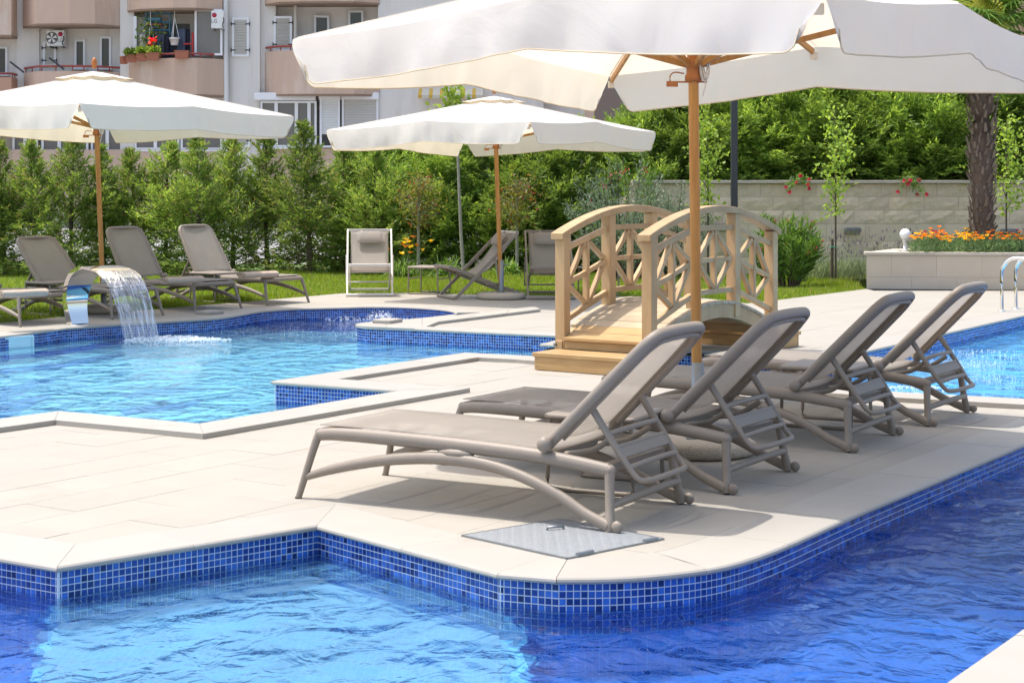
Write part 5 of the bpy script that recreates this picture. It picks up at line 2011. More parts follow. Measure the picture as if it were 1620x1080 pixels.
def strap_plant(name, label, loc, n, L, W, m, seed, group=None, flowers=None):
    rg = np.random.default_rng(seed)
    t = thing(name, label, "plant", loc, 0, group)
    V = []
    for i in range(n):
        a = rg.uniform(0, 6.283)
        l = L * rg.uniform(0.6, 1.15)
        out = rg.uniform(0.25, 0.95)
        b = np.array([rg.normal() * 0.07, rg.normal() * 0.07, 0.0])
        d = np.array([math.cos(a), math.sin(a), 0])
        s = np.array([-math.sin(a), math.cos(a), 0]) * W / 2
        pts = []
        for f in (0, 0.35, 0.7, 1.0):
            pts.append(b + d * l * out * f ** 1.3 + np.array([0, 0, l * (f * (1.25 - 0.5 * out) - (0.25 + 0.75 * out) * 0.8 * f * f)]))
        ws = (1, 1.05, 0.75, 0.05)
        for k in range(3):
            V += [pts[k] - s * ws[k], pts[k] + s * ws[k], pts[k + 1] + s * ws[k + 1], pts[k + 1] - s * ws[k + 1]]
    link("leaves", np_mesh("leaves", np.array(V), 4, m), t)
    if flowers:
        fm, cnt, h, sz = flowers
        st = MB()
        for i in range(cnt):
            e = np.array([rg.normal() * 0.18, rg.normal() * 0.14, h * rg.uniform(0.6, 1.08)])
            st.tube([(e[0] * 0.2, e[1] * 0.2, 0), (e[0] * 0.6, e[1] * 0.6, e[2] * 0.6), tuple(e)], [0.005, 0.004, 0.003], 5, sub=2)
            c = np.repeat(e[None], 7, 0) + rg.normal(size=(7, 3)) * 0.006
            aa = np.arange(7) / 7 * 6.283
            D = np.stack([np.cos(aa), np.sin(aa), np.full(7, 0.8)], 1) + [0, -0.4, 0]
            link("flower", np_mesh("flower", leaves(c, D, sz, sz * 0.5, rg, 0.1), 4, fm), t)
        st.build("stalks", M["strap"], t)
    return t


# two bronze leaved little trees, a tall stake, day lilies, agapanthus
for u, v, vt, lab, sd in ((662, 421, 282, "small bronze leaved tree behind the side table and orange day lilies", 41), (818, 415, 286, "small bronze leaved tree behind the middle parasol's pole and side facing chair", 42)):
    x, y, _ = G(u, v)
    y = min(y, 26.6); x = (u - U0) * y / FPX
    leafy_tree("bronze_tree", lab, (x, y, -0.02), EYE - (vt - VH) * y / FPX, 0.70, 0.44, 1300, 0.060, 0.030, M["copper"], M["bark_pale"], sd, "small bronze leaved trees", 0.9, tr=0.03, limbs=40)
x, y, _ = G(748, 415)
stake = MB().tube([(0, 0, -0.05), (-0.05, 0, 0.7), (-0.10, 0, 1.95)], [0.026, 0.024, 0.019], 8, sub=2).build("garden_stake", M["bark_pale"])
stake.location = (x, 25.6, 0)
tag(stake, "tall leaning grey wooden stake in front of the dense hedge", "stake")
x, y, _ = at(635, 428, 26.2); strap_plant("day_lily", "day lily clump with orange and yellow blooms right of the pale deck chair", (x, y, -0.01), 150, 0.42, 0.020, M["strap"], 51, "flowering clumps", (M["yellow"], 9, 0.60, 0.062))
x, y, _ = at(655, 427, 26.4); strap_plant("day_lily", "lower day lily clump without many blooms in front of the bronze leaved tree", (x, y + .3, -0.01), 90, 0.36, 0.018, M["strap"], 52, "flowering clumps", (M["orange"], 6, 0.58, 0.06))
for u, v, lab, sd, nn, LL in ((706, 421, "pale green strap leaved clump behind the taupe side table", 53, 170, 0.44), (802, 416, "pale green strap leaved clump behind the middle parasol's steel tube", 54, 130, 0.40), (845, 415, "pale green strap leaved clump left of the half hidden deck chair", 55, 100, 0.36)):
    x, y, _ = at(u, v, 26.3)
    strap_plant("agapanthus", lab, (x, y, -0.01), nn, LL, 0.026, M["strap"], sd, "strap leaved clumps")

# olive, oleanders, saplings
x = (985 - U0) * 25.6 / FPX
bush("olive_bush", "silvery olive bush behind the footbridge railings", "bush", (x, 25.6, -0.02), 0.95, 1.95, 7500, 0.075, 0.017, M["olive"], 61, None, None, 0.3, 46)
x = (1060 - U0) * 26.0 / FPX
bush("olive_bush", "lower silvery olive bush between the footbridge railings, nearer the lamp post", "bush", (x, 26.0, -0.02), 0.7, 1.55, 4200, 0.075, 0.017, M["olive"], 62, None, None, 0.3, 30)
bush("oleander", "oleander with red blossoms above the olive bush", "bush", ((1003 - U0) * 26.9 / FPX, 26.9, -0.02), 0.7, 1.95, 2400, 0.13, 0.022, M["oleander"], 63, (M["crimson"], 12, 0.028), None, 0.7, 22)
x = (1248 - U0) * 23.8 / FPX
bush("oleander", "bright oleander shrub right of the footbridge before the stone wall", "bush", (x, 23.8, -0.02), 0.50, 1.02, 3400, 0.15, 0.024, M["oleander"], 64, (M["crimson"], 9, 0.022), None, 0.75, 34)
x = (1215 - U0) * 25.0 / FPX
bush("oleander", "oleander shrub half behind the right end of the footbridge", "bush", (x, 25.0, -0.02), 0.42, 0.95, 1800, 0.14, 0.022, M["oleander"], 65, (M["crimson"], 4, 0.02), None, 0.75, 22)
for u, y, vt, vb, lab, sd in ((1322, 25.2, 172, 290, "slim sapling tied to a stake between oleander and planter", 71), (1120, 25.8, 185, 330, "slim sapling between the big parasol's pole and the dark lamp post", 72), (1592, 25.9, 190, 300, "slim sapling half hidden behind the palm trunk", 73)):
    x = (u - U0) * y / FPX
    H = EYE - (vt - VH) * y / FPX
    s = leafy_tree("sapling", lab, (x, y, -0.02), H, 0.95, 0.26 if sd != 73 else 0.42, 620 if sd != 73 else 700, 0.068, 0.048, M["sapling"], M["bark"], sd, "slim saplings before the stone wall", 1.0, tr=0.016)
st = MB().tube([(0, 0, -0.03), (0.01, 0, 0.62)], [0.024, 0.022], 8).build("tree_stake", M["bark"])
st.location = ((1321 - U0) * 25.1 / FPX - 0.045, 25.12, 0)
MB().tube([(-0.03, 0.0, 0.50), (0.02, -0.03, 0.505), (0.075, 0.0, 0.50), (0.02, 0.05, 0.505)], 0.008, 6, closed=True, sub=2).build("green_tie", M["green_tie"], st)
tag(st, "short brown stake with green tie beside the slim sapling", "stake")

# lavender along the wall, one tuft each
rg = np.random.default_rng(80)
for i in range(9):
    u = 1285 + 19 * i + rg.uniform(-6, 6)
    y = 25.6 + rg.uniform(-0.2, 0.4)
    x = (u - U0) * y / FPX
    t = thing("lavender", "grey green lavender tuft with dry violet spikes at the foot of the stone wall", "plant", (x, y, -0.02), 0, "lavender tufts before the stone wall")
    n = 420
    a = rg.uniform(0, 6.283, n); sp_ = rg.uniform(0.1, 0.8, n)
    D = np.stack([np.cos(a) * sp_, np.sin(a) * sp_, np.ones(n)], 1)
    P = np.stack([np.cos(a) * 0.05, np.sin(a) * 0.05, np.zeros(n)], 1) * rg.uniform(0, 3, (n, 1))
    P += unit(D) * rg.uniform(0, 0.22, (n, 1))
    link("foliage", np_mesh("foliage", leaves(P, D, 0.17, 0.009, rg, 0.1), 4, M["lavender"]), t)
    n = 26
    a = rg.uniform(0, 6.283, n); sp_ = rg.uniform(0.1, 0.75, n)
    D = unit(np.stack([np.cos(a) * sp_, np.sin(a) * sp_, np.ones(n)], 1))
    Ls = rg.uniform(0.40, 0.80, (n, 1))
    P0 = np.zeros((n, 3))
    stem = leaves(P0, D, Ls[:, 0], 0.006, rg)
    link("stalks", np_mesh("stalks", stem, 4, M["lavender"]), t)
    link("spikes", np_mesh("spikes", leaves(P0 + D * (Ls - 0.01), D, 0.08, 0.018, rg), 4, M["lavender_bloom"]), t)["kind"] = "stuff"


# ------------------------------------------------------------------ grass
rg = np.random.default_rng(90)
n = 210000
front = np.array(lawn_front)
xx = rg.uniform(-11.5, 9.0, n)
yf = np.interp(xx, front[:, 0], front[:, 1])
yy = yf + 0.02 + (rg.uniform(0, 1, n) ** 1.25) * (28.4 - yf)
keep = np.abs(xx / yy) < 0.46
xx, yy = xx[keep], yy[keep]
n = len(xx)
P = np.stack([xx, yy, np.full(n, -0.012)], 1)
edge = np.clip((yy - np.interp(xx, front[:, 0], front[:, 1])) / 0.5, 0.35, 1)
D = rg.normal(size=(n, 3)) * 0.5; D[:, 2] = 1
L = rg.uniform(0.045, 0.115, n) * edge * (0.8 + 0.35 * np.sin(xx * 2.1 + 3 * np.sin(yy)))
D = unit(D)
a = rg.uniform(0, 6.283, n)
S = np.stack([np.cos(a), np.sin(a), np.zeros(n)], 1) * 0.006
V = np.stack([P - S, P + S, P + D * L[:, None]], 1).reshape(-1, 3)
tag(link("grass", np_mesh("grass", V, 3, M["grass"])), None, None, None, "stuff")


# ------------------------------------------------------------------ stone wall with split blocks, cap, lights
wall = thing("retaining_wall", "split limestone retaining wall under the conifers", "wall", (0, WALL_Y, 0))
wx0, wx1 = 1.9, 10.2
MB().box(((wx0 + wx1) / 2, 0.28, 0.70), (wx1 - wx0, 0.5, 1.42)).build("wall_core", M["wgrout"], wall)
MB().box(((wx0 + wx1) / 2, 1.6, 0.62), (wx1 - wx0, 2.2, 1.24)).build("earth_fill", M["soil"], wall)
rgw = random.Random(5)
rows = [(0.0, 0.30, 1), (0.30, 0.585, 0), (0.585, 0.81, 0.0), (0.81, 1.035, 1), (1.035, 1.25, 1), (1.25, 1.435, 0.8)]
rows = [(0.0, 0.27, 1), (0.27, 0.52, 0.9), (0.52, 0.80, 0.12), (0.80, 1.015, 1), (1.015, 1.23, 1), (1.23, 1.435, 0.55)]
for z0, z1, rough in rows:
    x = wx0 + rgw.uniform(-0.3, 0)
    while x < wx1:
        w = rgw.choice((0.32, 0.40, 0.48, 0.55)) if rough > 0.2 else 0.62
        xa, xb = x + 0.003, min(x + w, wx1) - 0.003
        if xb - xa > 0.08:
            nu, nv = 5, 3
            mb = MB()
            vs = []
            for j in range(nv + 1):
                for i in range(nu + 1):
                    e = 0 if (i in (0, nu) or j in (0, nv)) else 1
                    d = 0.003 + e * rough * (0.005 + 0.020 * rgw.random() ** 1.6) + rgw.uniform(0, 0.003)
                    vs.append((xa + (xb - xa) * i / nu + e * rgw.uniform(-.02, .02) * rough, 0.03 - 0.0 - d, z0 + 0.003 + (z1 - z0 - 0.006) * j / nv + e * rgw.uniform(-.012, .012) * rough))
            fs = [(j * (nu + 1) + i, j * (nu + 1) + i + 1, (j + 1) * (nu + 1) + i + 1, (j + 1) * (nu + 1) + i) for j in range(nv) for i in range(nu)]
            mb.add(vs, fs)
            ring = [i for i in range(nu + 1)] + [(j) * (nu + 1) + nu for j in range(1, nv + 1)] + [nv * (nu + 1) + i for i in range(nu - 1, -1, -1)] + [j * (nu + 1) for j in range(nv - 1, 0, -1)]
            bk = [(vs[i][0], 0.035, vs[i][2]) for i in ring]
            o = len(vs)
            mb.v += bk
            k = len(ring)
            mb.f += [(ring[i], o + i, o + (i + 1) % k, ring[(i + 1) % k]) for i in range(k)]
            mb.sm += [False] * k
            mb.build("stone_block", M["block"] if rough > 0.2 else M["block_plain"], wall)
        x += w
x = wx0
while x < wx1:
    w = 0.8
    MB().box((x + w / 2, 0.16, 1.462), (w - 0.004, 0.40, 0.05)).build("cap_stone", M["wall_cap"], wall, bevel=0.006)
    x += w


def wall_light(u, v, label):
    x, _, z = at(u, v, WALL_Y - 0.1)
    t = thing("wall_light", label, "wall light", (x, WALL_Y - 0.03, z), 0, "floodlights on the stone wall")
    b = MB()
    b.add([(-0.12, 0.0, -0.05), (0.12, 0.0, -0.05), (0.12, 0, 0.06), (-0.12, 0, 0.06), (-0.12, -0.15, 0.02), (0.12, -0.15, 0.02), (0.12, -0.15, 0.06), (-0.12, -0.15, 0.06)],
          [(0, 1, 2, 3)[::-1], (4, 5, 6, 7), (0, 4, 7, 3)[::-1], (1, 2, 6, 5)[::-1], (2, 3, 7, 6)[::-1]])
    b.build("housing", M["galv"], t)
    MB().add([(-0.115, -0.001, -0.049), (0.115, -0.001, -0.049), (0.115, -0.148, 0.018), (-0.115, -0.148, 0.018)], [(0, 1, 2, 3)]).build("lens", M["lens"], t)
    for k in range(4):
        MB().box((-0.075 + 0.05 * k, -0.075, 0.066), (0.012, 0.13, 0.012)).build("cooling_fin", M["galv"], t)
wall_light(1349, 367, "grey floodlight on the stone wall right of the sapling")
wall_light(1596, 369, "grey floodlight on the stone wall right of the palm trunk")
wall_light(1140, 362, "grey floodlight on the stone wall seen through the footbridge's right railing")

# trailing red flowers over the wall
for u, v, lab, sd in ((1262, 289, "small trailing plant with pink red flowers on the wall cap near the sapling", 95), (1440, 287, "trailing plant with pink red flowers on the wall cap left of the palm", 96)):
    rg = np.random.default_rng(sd)
    x, y, z = at(u, v, WALL_Y - 0.06)
    t = thing("trailing_flower", lab, "plant", (x, y, WALL_H), 0, "flowers trailing over the stone wall")
    st = MB()
    Ps, Fs = [], []
    for i in range(9):
        dx, dz = rg.uniform(-0.24, 0.24), rg.uniform(-0.28, 0.10)
        e = np.array([dx, -0.07 + rg.uniform(-0.06, 0), dz])
        st.tube([(0, 0.05, 0), (dx * 0.5, -0.05, 0.06), tuple(e)], 0.004, 5, sub=2)
        k = 16
        f = rg.uniform(0.2, 1, (k, 1))
        Ps.append(e * f + np.array([0, 0, 0.05]) * (1 - f) + rg.normal(size=(k, 3)) * 0.02)
        if i < 7:
            Fs.append(e)
    P = np.concatenate(Ps)
    link("foliage", np_mesh("foliage", leaves(P, rg.normal(size=P.shape) + [0, -.5, 0], 0.06, 0.03, rg), 4, M["oleander"]), t)
    for e in Fs:
        aa = np.arange(6) / 6 * 6.283
        link("flower", np_mesh("flower", leaves(np.repeat(e[None], 6, 0) + [0, -0.02, 0], np.stack([np.cos(aa), np.full(6, -0.5), np.sin(aa)], 1), 0.045, 0.035, rg), 4, M["crimson"]), t)
    st.build("stems", M["lavender"], t)

# dark lamp post
lp = thing("lamp_post", "dark grey square lamp post behind the footbridge", "lamp post", ((1161.5 - U0) * 25.4 / FPX, 25.4, 0))
MB().box((0, 0, 2.2), (0.095, 0.095, 4.4)).build("post", M["post"], lp, bevel=0.006)
MB().box((0, 0, 0.01), (0.22, 0.22, 0.02)).build("base_plate", M["post"], lp)
hd = MB().beam((0, 0, 4.40), (-0.7, -0.25, 4.45), 0.16, 0.06)
hd.build("lamp_head", M["post"], lp)

# planter with cladding, cap stones, flowers, globe lamp, palm
pl = thing("planter", "low limestone clad planter before the stone wall, full of orange flowers", "planter", (0, 0, 0))
p0, p1, p2 = Vector(G(1371, 456.8)), Vector((8.6, 22.75, 0)), Vector((8.6, 24.6, 0))
p3 = Vector((5.50, 24.5, 0))
PH = 0.50
dirF = (p1 - p0).normalized()
nF = Vector((dirF.y, -dirF.x, 0))
core = MB().prism([(p0.x + 0.03, p0.y + 0.04), (p1.x, p1.y + 0.04), (p2.x, p2.y), (p3.x + 0.02, p3.y)], -0.02, PH - 0.06)
core.build("planter_core", M["grout"], pl)
MB().prism([(p0.x + 0.30, p0.y + 0.22), (p1.x, p1.y + 0.22), (p2.x, p2.y), (p3.x + 0.1, p3.y)], PH - 0.08, PH - 0.01).build("planting_soil", M["soil"], pl)
for z0, z1, off in ((0.0, 0.165, 0.0), (0.165, PH - 0.042, 0.27)):
    a = -off
    L = (p1 - p0).length
    while a < L:
        b = min(a + 0.60, L)
        s0, s1 = max(a, 0) + 0.001, b - 0.001
        if s1 - s0 > 0.02:
            q = [p0 + dirF * s0, p0 + dirF * s1]
            MB().prism([(q[0].x, q[0].y), (q[1].x, q[1].y), (q[1].x - nF.x * 0.035, q[1].y - nF.y * 0.035), (q[0].x - nF.x * 0.035, q[0].y - nF.y * 0.035)], z0 + 0.001, z1 - 0.001).build("cladding_panel", M["planter"], pl)
        a += 0.60
    s = (p3 - p0)
    for k in range(3):
        q0, q1 = p0.lerp(p3, k / 3 + 0.001), p0.lerp(p3, (k + 1) / 3 - 0.001)
        MB().prism([(q0.x - 0.002, q0.y), (q0.x + 0.03, q0.y), (q1.x + 0.03, q1.y), (q1.x - 0.002, q1.y)], z0 + 0.001, z1 - 0.001).build("cladding_panel", M["planter"], pl)
a = 0.0
L = (p1 - p0).length
while a < L:
    b = min(a + 0.9, L)
    q0, q1 = p0 + dirF * (a - (0.02 if a == 0 else -0.001)), p0 + dirF * (b - 0.001)
    o, i_ = nF * 0.02, nF * -0.30
    MB().prism([tuple((q0 + o).xy), tuple((q1 + o).xy), tuple((q1 + i_).xy), tuple((q0 + i_).xy)], PH - 0.04, PH).build("cap_stone", M["wall_cap"], pl, bevel=0.004)
    a += 0.9
for k in range(2):
    q0, q1 = p0.lerp(p3, 0.17 + k * 0.415), p0.lerp(p3, 0.17 + (k + 1) * 0.415 - 0.002)
    MB().prism([(q0.x - 0.025, q0.y), (q0.x + 0.30, q0.y), (q1.x + 0.30, q1.y), (q1.x - 0.025, q1.y)], PH - 0.04, PH - 0.0005).build("cap_stone", M["wall_cap"], pl)

gl = thing("globe_lamp", "white globe garden lamp on the planter's corner", "garden lamp", at(1432, 398, 23.7), 0)
gz = gl.location.z
gl.location.z = PH
MB().lathe([(0.055, 0), (0.055, 0.012), (0.028, 0.02), (0.028, 0.13), (0.05, 0.14), (0.05, 0.155)], 14).build("lamp_stem", M["ac"], gl)
MB().ball((0, 0, 0.232), 0.077, 20).build("globe", M["lamp"], gl)

# flowers: each plant a thing
rg = np.random.default_rng(101)
kinds = []
for kk, (cm, cn) in enumerate((("orange", "orange"), ("yellow", "golden yellow"), ("orange", "deep orange"), ("crimson", "dark red"))):
    n = 240
    P, d = ellipsoid_points(rg, n, (0, 0, 0.09), (0.15, 0.15, 0.13), 0.3)
    lf = np_mesh("leaves", leaves(P, d + [0, 0, 0.8], 0.055, 0.014, rg), 4, M["bed_leaf"])
    fls = []
    for i in range(7):
        c = np.array([rg.normal() * 0.075, rg.normal() * 0.07 - 0.01, 0.19 + rg.uniform(0, 0.09)])
        aa = np.arange(9) / 9 * 6.283
        fls.append(leaves(np.repeat(c[None], 9, 0), np.stack([np.cos(aa), np.sin(aa) - 0.25, np.full(9, 0.55)], 1), 0.036, 0.021, rg))
    kinds.append((lf, np_mesh("flowers", np.concatenate(fls), 4, M[cm]), cn))
for row in range(4):
    for i in range(15):
        yy_ = 23.25 + row * 0.32 + rg.uniform(-0.06, 0.06)
        xx_ = 5.18 + i * 0.175 + rg.uniform(-0.05, 0.05)
        if xx_ / yy_ > 0.31 or xx_ / yy_ < 0.236: continue
        k = int(rg.choice([0, 1, 2, 3], p=[0.35, 0.3, 0.27, 0.08]))
        lf, fm, cn = kinds[k]
        t = thing("gazania", cn + " flowering bedding plant crowded with others in the limestone planter", "plant", (xx_, yy_, PH - 0.03), rg.uniform(0, 6), cn + " bedding plants in the planter")
        t.scale = (1, 1, rg.uniform(0.8, 1.25))
        link("leaves", lf, t)
        tag(link("flowers", fm, t), None, None, None, "stuff")

# palm
px_, py_ = (1556 - U0) * 24.1 / FPX, 24.1
palm = thing("palm_tree", "tall fan palm with shaggy trunk rising from the flower planter", "palm", (px_, py_, PH - 0.05))
HT = 3.05
tr = MB()
rgp = random.Random(8)
tr.tube([(0.0, 0, 0), (0.0, 0, 0.3), (-0.02, 0, 1.0), (-0.03, 0, 1.8), (-0.02, 0, 2.5), (0, 0, HT)], [0.155, 0.14, 0.15, 0.165, 0.175, 0.15], 16, sub=4)
tr.build("trunk", M["palm_trunk"], palm)
sc_mb = []
stub = MB()
stub.add([(-0.016, 0, 0), (0.016, 0, 0), (0.011, -0.022, 0.005), (-0.011, -0.022, 0.005), (-0.010, -0.035, 0.075), (0.010, -0.035, 0.075), (0.007, -0.048, 0.072), (-0.007, -0.048, 0.072)],
         [(0, 1, 5, 4), (2, 3, 7, 6), (0, 4, 7, 3), (1, 2, 6, 5), (4, 5, 6, 7)])
stub_me = stub.mesh("leaf_stub", M["palm_scale"])
for i in range(300):
    z = 0.12 + (HT - 0.2) * (i / 300)
    a = i * 2.399 + rgp.uniform(-0.3, 0.3)
    r = 0.14 + 0.035 * min(1, z / 2)
    o = link("leaf_stub", stub_me, palm)
    o.location = (-0.02 + r * math.cos(a), r * math.sin(a), z)
    o.rotation_euler = (rgp.uniform(-0.25, 0.15), rgp.uniform(-0.3, 0.3), a + math.pi / 2)
    s = rgp.uniform(0.7, 1.5)
    o.scale = (s * 1.1, s, s * rgp.uniform(0.8, 1.3))
def fan(m, seed):
    rg = np.random.default_rng(seed)
    V = []
    n = 34
    for k in range(n):
        a = -2.3 + 4.6 * k / (n - 1)
        L = 0.62 * (0.75 + 0.25 * math.cos(a * 0.6)) * rg.uniform(0.92, 1.05)
        d = np.array([math.cos(a), math.sin(a), 0.10 * math.cos(3 * a) - 0.02])
        s = np.array([-math.sin(a), math.cos(a), 0]) 
        up = np.array([0, 0, 1.0])
        w = 0.021
        b = d * 0.05
        m1 = d * L * 0.55 + up * 0.03
        tip = d * L - up * 0.10 * rg.uniform(0.5, 1.6)
        for sg in (1, -1):
            V += [b, m1 + s * w * sg - up * 0.012, tip, m1]
    return np_mesh("fan_blade", np.array(V), 4, m)
fg, fy_ = fan(M["palm"], 1), fan(M["palm_yellow"], 2)
st = MB()
for i in range(34):
    a = i * 2.399
    el = math.radians(rgp.uniform(-25, 75))
    d = Vector((math.cos(a) * math.cos(el), math.sin(a) * math.cos(el), math.sin(el)))
    L = rgp.uniform(0.55, 0.85)
    b = Vector((0, 0, HT - 0.1))
    e = b + d * L
    st.tube([b, b.lerp(e, 0.5) + Vector((0, 0, 0.05)), e], [0.016, 0.012, 0.009], 5)
    o = link("fan_leaf", fg if i != 9 else fy_, palm)
    q = d.to_track_quat("X", "Z")
    o.location = e
    o.rotation_euler = (q @ Vector((1, 0, 0))).to_track_quat("X", "Z").to_euler()
    o.rotation_euler.rotate_axis("X", rgp.uniform(-0.5, 0.5))
    o.rotation_euler.rotate_axis("Y", rgp.uniform(0.1, 0.5))
st.build("leaf_stalks", M["palm"], palm)
e = Vector(at(1560, 28, 23.5)) - palm.location
o = link("fan_leaf", fy_, palm)
o.location = e; o.rotation_euler = (1.25, -0.25, 0.5)
o["label"] = "yellowing fan leaf above the parasol's edge"
# dead leaf stalks at the foot
ds = MB()
for a, l, h in ((2.9, 0.30, 0.12), (3.4, 0.26, 0.05), (0.1, 0.30, 0.10), (-0.5, 0.24, 0.02), (2.3, 0.22, 0.16)):
    ds.tube([(0.13 * math.cos(a), 0.13 * math.sin(a) - .05, 0.12 + h), (0.25 * math.cos(a), 0.25 * math.sin(a) - .05, 0.19 + h), ((0.13 + l) * math.cos(a), (0.13 + l) * math.sin(a) - .05, 0.12 + h)], [0.008, 0.007, 0.004], 5, sub=3)
ds.build("dry_stalks", M["dark"], palm)

# ------------------------------------------------------------------ apartment house beyond the hedge
BD = 58.0                       # distance of its front wall
def bx(u, y=BD): return (u - U0) * y / FPX
def bz(v, y=BD): return EYE - (v - VH) * y / FPX
house = thing("apartment_house", "white and pink apartment house with rounded balconies behind the slim conifers", "building", (0, BD, 0))


def slab(u0, u1, v0, v1, d0, d1, m, name, parent=None, bevel=0.0):
    """box that fills u0..u1, v0..v1 in the photograph, from d0 in front of the wall plane to d1 (both toward the viewer)"""
    y = BD - max(d0, d1)
    xa, xb, za, zb = bx(u0, y), bx(u1, y), bz(v1, y), bz(v0, y)
    return MB().box(((xa + xb) / 2, -(d0 + d1) / 2, (za + zb) / 2), (xb - xa, abs(d1 - d0), zb - za)).build(name, m, parent or house, bevel)


# wall panels (each a different run of the front)
MB().box((bx(400), 4.1, 8), (26, 8, 18.6)).build("main_block", M["wall_white"], house)
for u0, u1, v0, v1, d, mt in ((26, 62, -120, 300, 0.12, "wall_white"), (-80, 26, -120, 300, 0.05, "wall_white"), (62, 190, -120, 300, 0.02, "wall_white"), (190, 212, -120, 300, 0.5, "wall_white"), (360, 411, -120, 300, 0.62, "wall_white"), (411, 436, -120, 300, 0.4, "wall_white"), (598, 860, -120, 300, 0.70, "wall_white")):
    slab(u0, u1, v0, v1, -0.02, d, M[mt], "wall_panel")
slab(-80, 362, 237, 330, 0.0, 0.66, M["wall_pink"], "base_wall")
slab(411, 597, 235, 330, 0.0, 0.74, M["wall_pink"], "base_wall")
slab(362, 411, 240, 330, 0.62, 0.66, M["wall_white"], "base_wall")


def parapet(pts, v0, v1, m, name="balcony", soff=True, rail=None):
    """balcony front on a bent plan: pts = (u, distance in front of wall)"""
    plan = [(bx(u, BD - d), -d) for u, d in pts]
    za, zb = bz(v1, BD - 1.2), bz(v0, BD - 1.2)
    b = MB()
    n = len(plan)
    inn = []
    for i, p in enumerate(plan):
        inn.append((p[0], p[1] + 0.14))
    for i in range(n - 1):
        b.add([(*plan[i], za), (*plan[i + 1], za), (*plan[i + 1], zb), (*plan[i], zb), (*inn[i], za), (*inn[i + 1], za), (*inn[i + 1], zb), (*inn[i], zb)],
              [(0, 1, 2, 3), (5, 4, 7, 6), (3, 2, 6, 7), (0, 4, 5, 1)])
    o = b.build(name, m, house)
    if soff:
        f = MB().prism([(p[0], p[1] + 0.02) for p in plan] + [(plan[-1][0], 0.0), (plan[0][0], 0.0)], za - 0.06, za + 0.12)
        f.build("soffit", M["soffit"], o)
    if rail:
        u0, u1, v = rail
        r = MB()
        zr = bz(v, BD - 1.2)
        sub = [p for p, q in zip(plan, pts) if u0 - 1 <= q[0] <= u1 + 1]
        ptsr = [(bx(u0, BD - 1.2), -0.9, zr)] if not sub else []
        line = [(p[0], p[1] + 0.07, zr) for p in plan]
        r.tube(line, 0.04, 6)
        for i in range(len(line) - 1):
            for t in (0.1, 0.55):
                a, c = Vector(line[i]), Vector(line[i + 1])
                q = a.lerp(c, t)
                r.tube([q, (q.x, q.y, zb)], 0.022, 5)
        r.build("railing", M["rail_red"], o)
    return o


# left unit
parapet([(-60, 0.5), (-60, 1.1), (18, 1.1), (25, 0.3)], -90, 55, M["wall_pink"])
parapet([(-60, 0.5), (-60, 1.1), (18, 1.1), (26, 0.3)], 122, 210, M["wall_terra"], rail=(-20, 20, 116))
parapet([(36, 0.2), (58, 1.25), (110, 1.35), (150, 1.2), (191, 0.45)], -90, 38, M["wall_pink"])
parapet([(38, 0.2), (60, 1.25), (110, 1.35), (150, 1.2), (191, 0.45)], 113, 168, M["wall_pink"], rail=(38, 185, 105))
# middle unit with the plants
parapet([(199, 0.45), (222, 1.1), (274, 1.5), (310, 1.5), (352, 0.9)], -90, 14, M["wall_pink"])
parapet([(202, 0.45), (226, 1.1), (276, 1.5), (312, 1.5), (354, 0.9)], 93, 150, M["wall_pink"], rail=(250, 350, 86))
slab(208, 360, 150, 237, 0.0, 0.40, M["wall_white"], "wall_panel")
# right unit
parapet([(413, 0.2), (440, 1.1), (475, 1.3), (560, 1.3), (600, 0.75)], 80, 149, M["wall_pink"], rail=(418, 482, 73))
parapet([(413, 0.2), (440, 1.1), (475, 1.3), (560, 1.3), (600, 0.75)], -110, 3, M["wall_pink"])


def window(u0, u1, v0, v1, d, label=None, bars=(), m="glass", sill=True, fw=0.07):
    """framed window standing d in front of the wall plane; bars = u positions of mullions"""
    y = BD - d
    xa, xb, za, zb = bx(u0, y), bx(u1, y), bz(v1, y), bz(v0, y)
    f = MB()
    for c, s in ((((xa + xb) / 2, zb - fw / 2), (xb - xa, fw)), (((xa + xb) / 2, za + fw / 2), (xb - xa, fw))):
        f.box((c[0], -d, c[1]), (s[0], 0.07, s[1]))
    for x in (xa + fw / 2, xb - fw / 2):
        f.box((x, -d, (za + zb) / 2), (fw, 0.07, zb - za - 2 * fw))
    for u in bars:
        x = bx(u, y)
        f.box((x, -d - 0.004, (za + zb) / 2), (0.11, 0.07, zb - za - 2 * fw))
    o = f.build("window", M["pvc"], house)
    edges = [xa] + [bx(u, y) for u in bars] + [xb]
    for i in range(len(edges) - 1):
        MB().box(((edges[i] + edges[i + 1]) / 2, -d + 0.022, (za + zb) / 2), (edges[i + 1] - edges[i] - fw, 0.01, zb - za - fw)).build("pane", M[m], o)
    if sill:
        MB().box(((xa + xb) / 2, -d - 0.05, za - 0.035), (xb - xa + 0.12, 0.16, 0.05)).build("sill", M["pvc"], o)
    return o


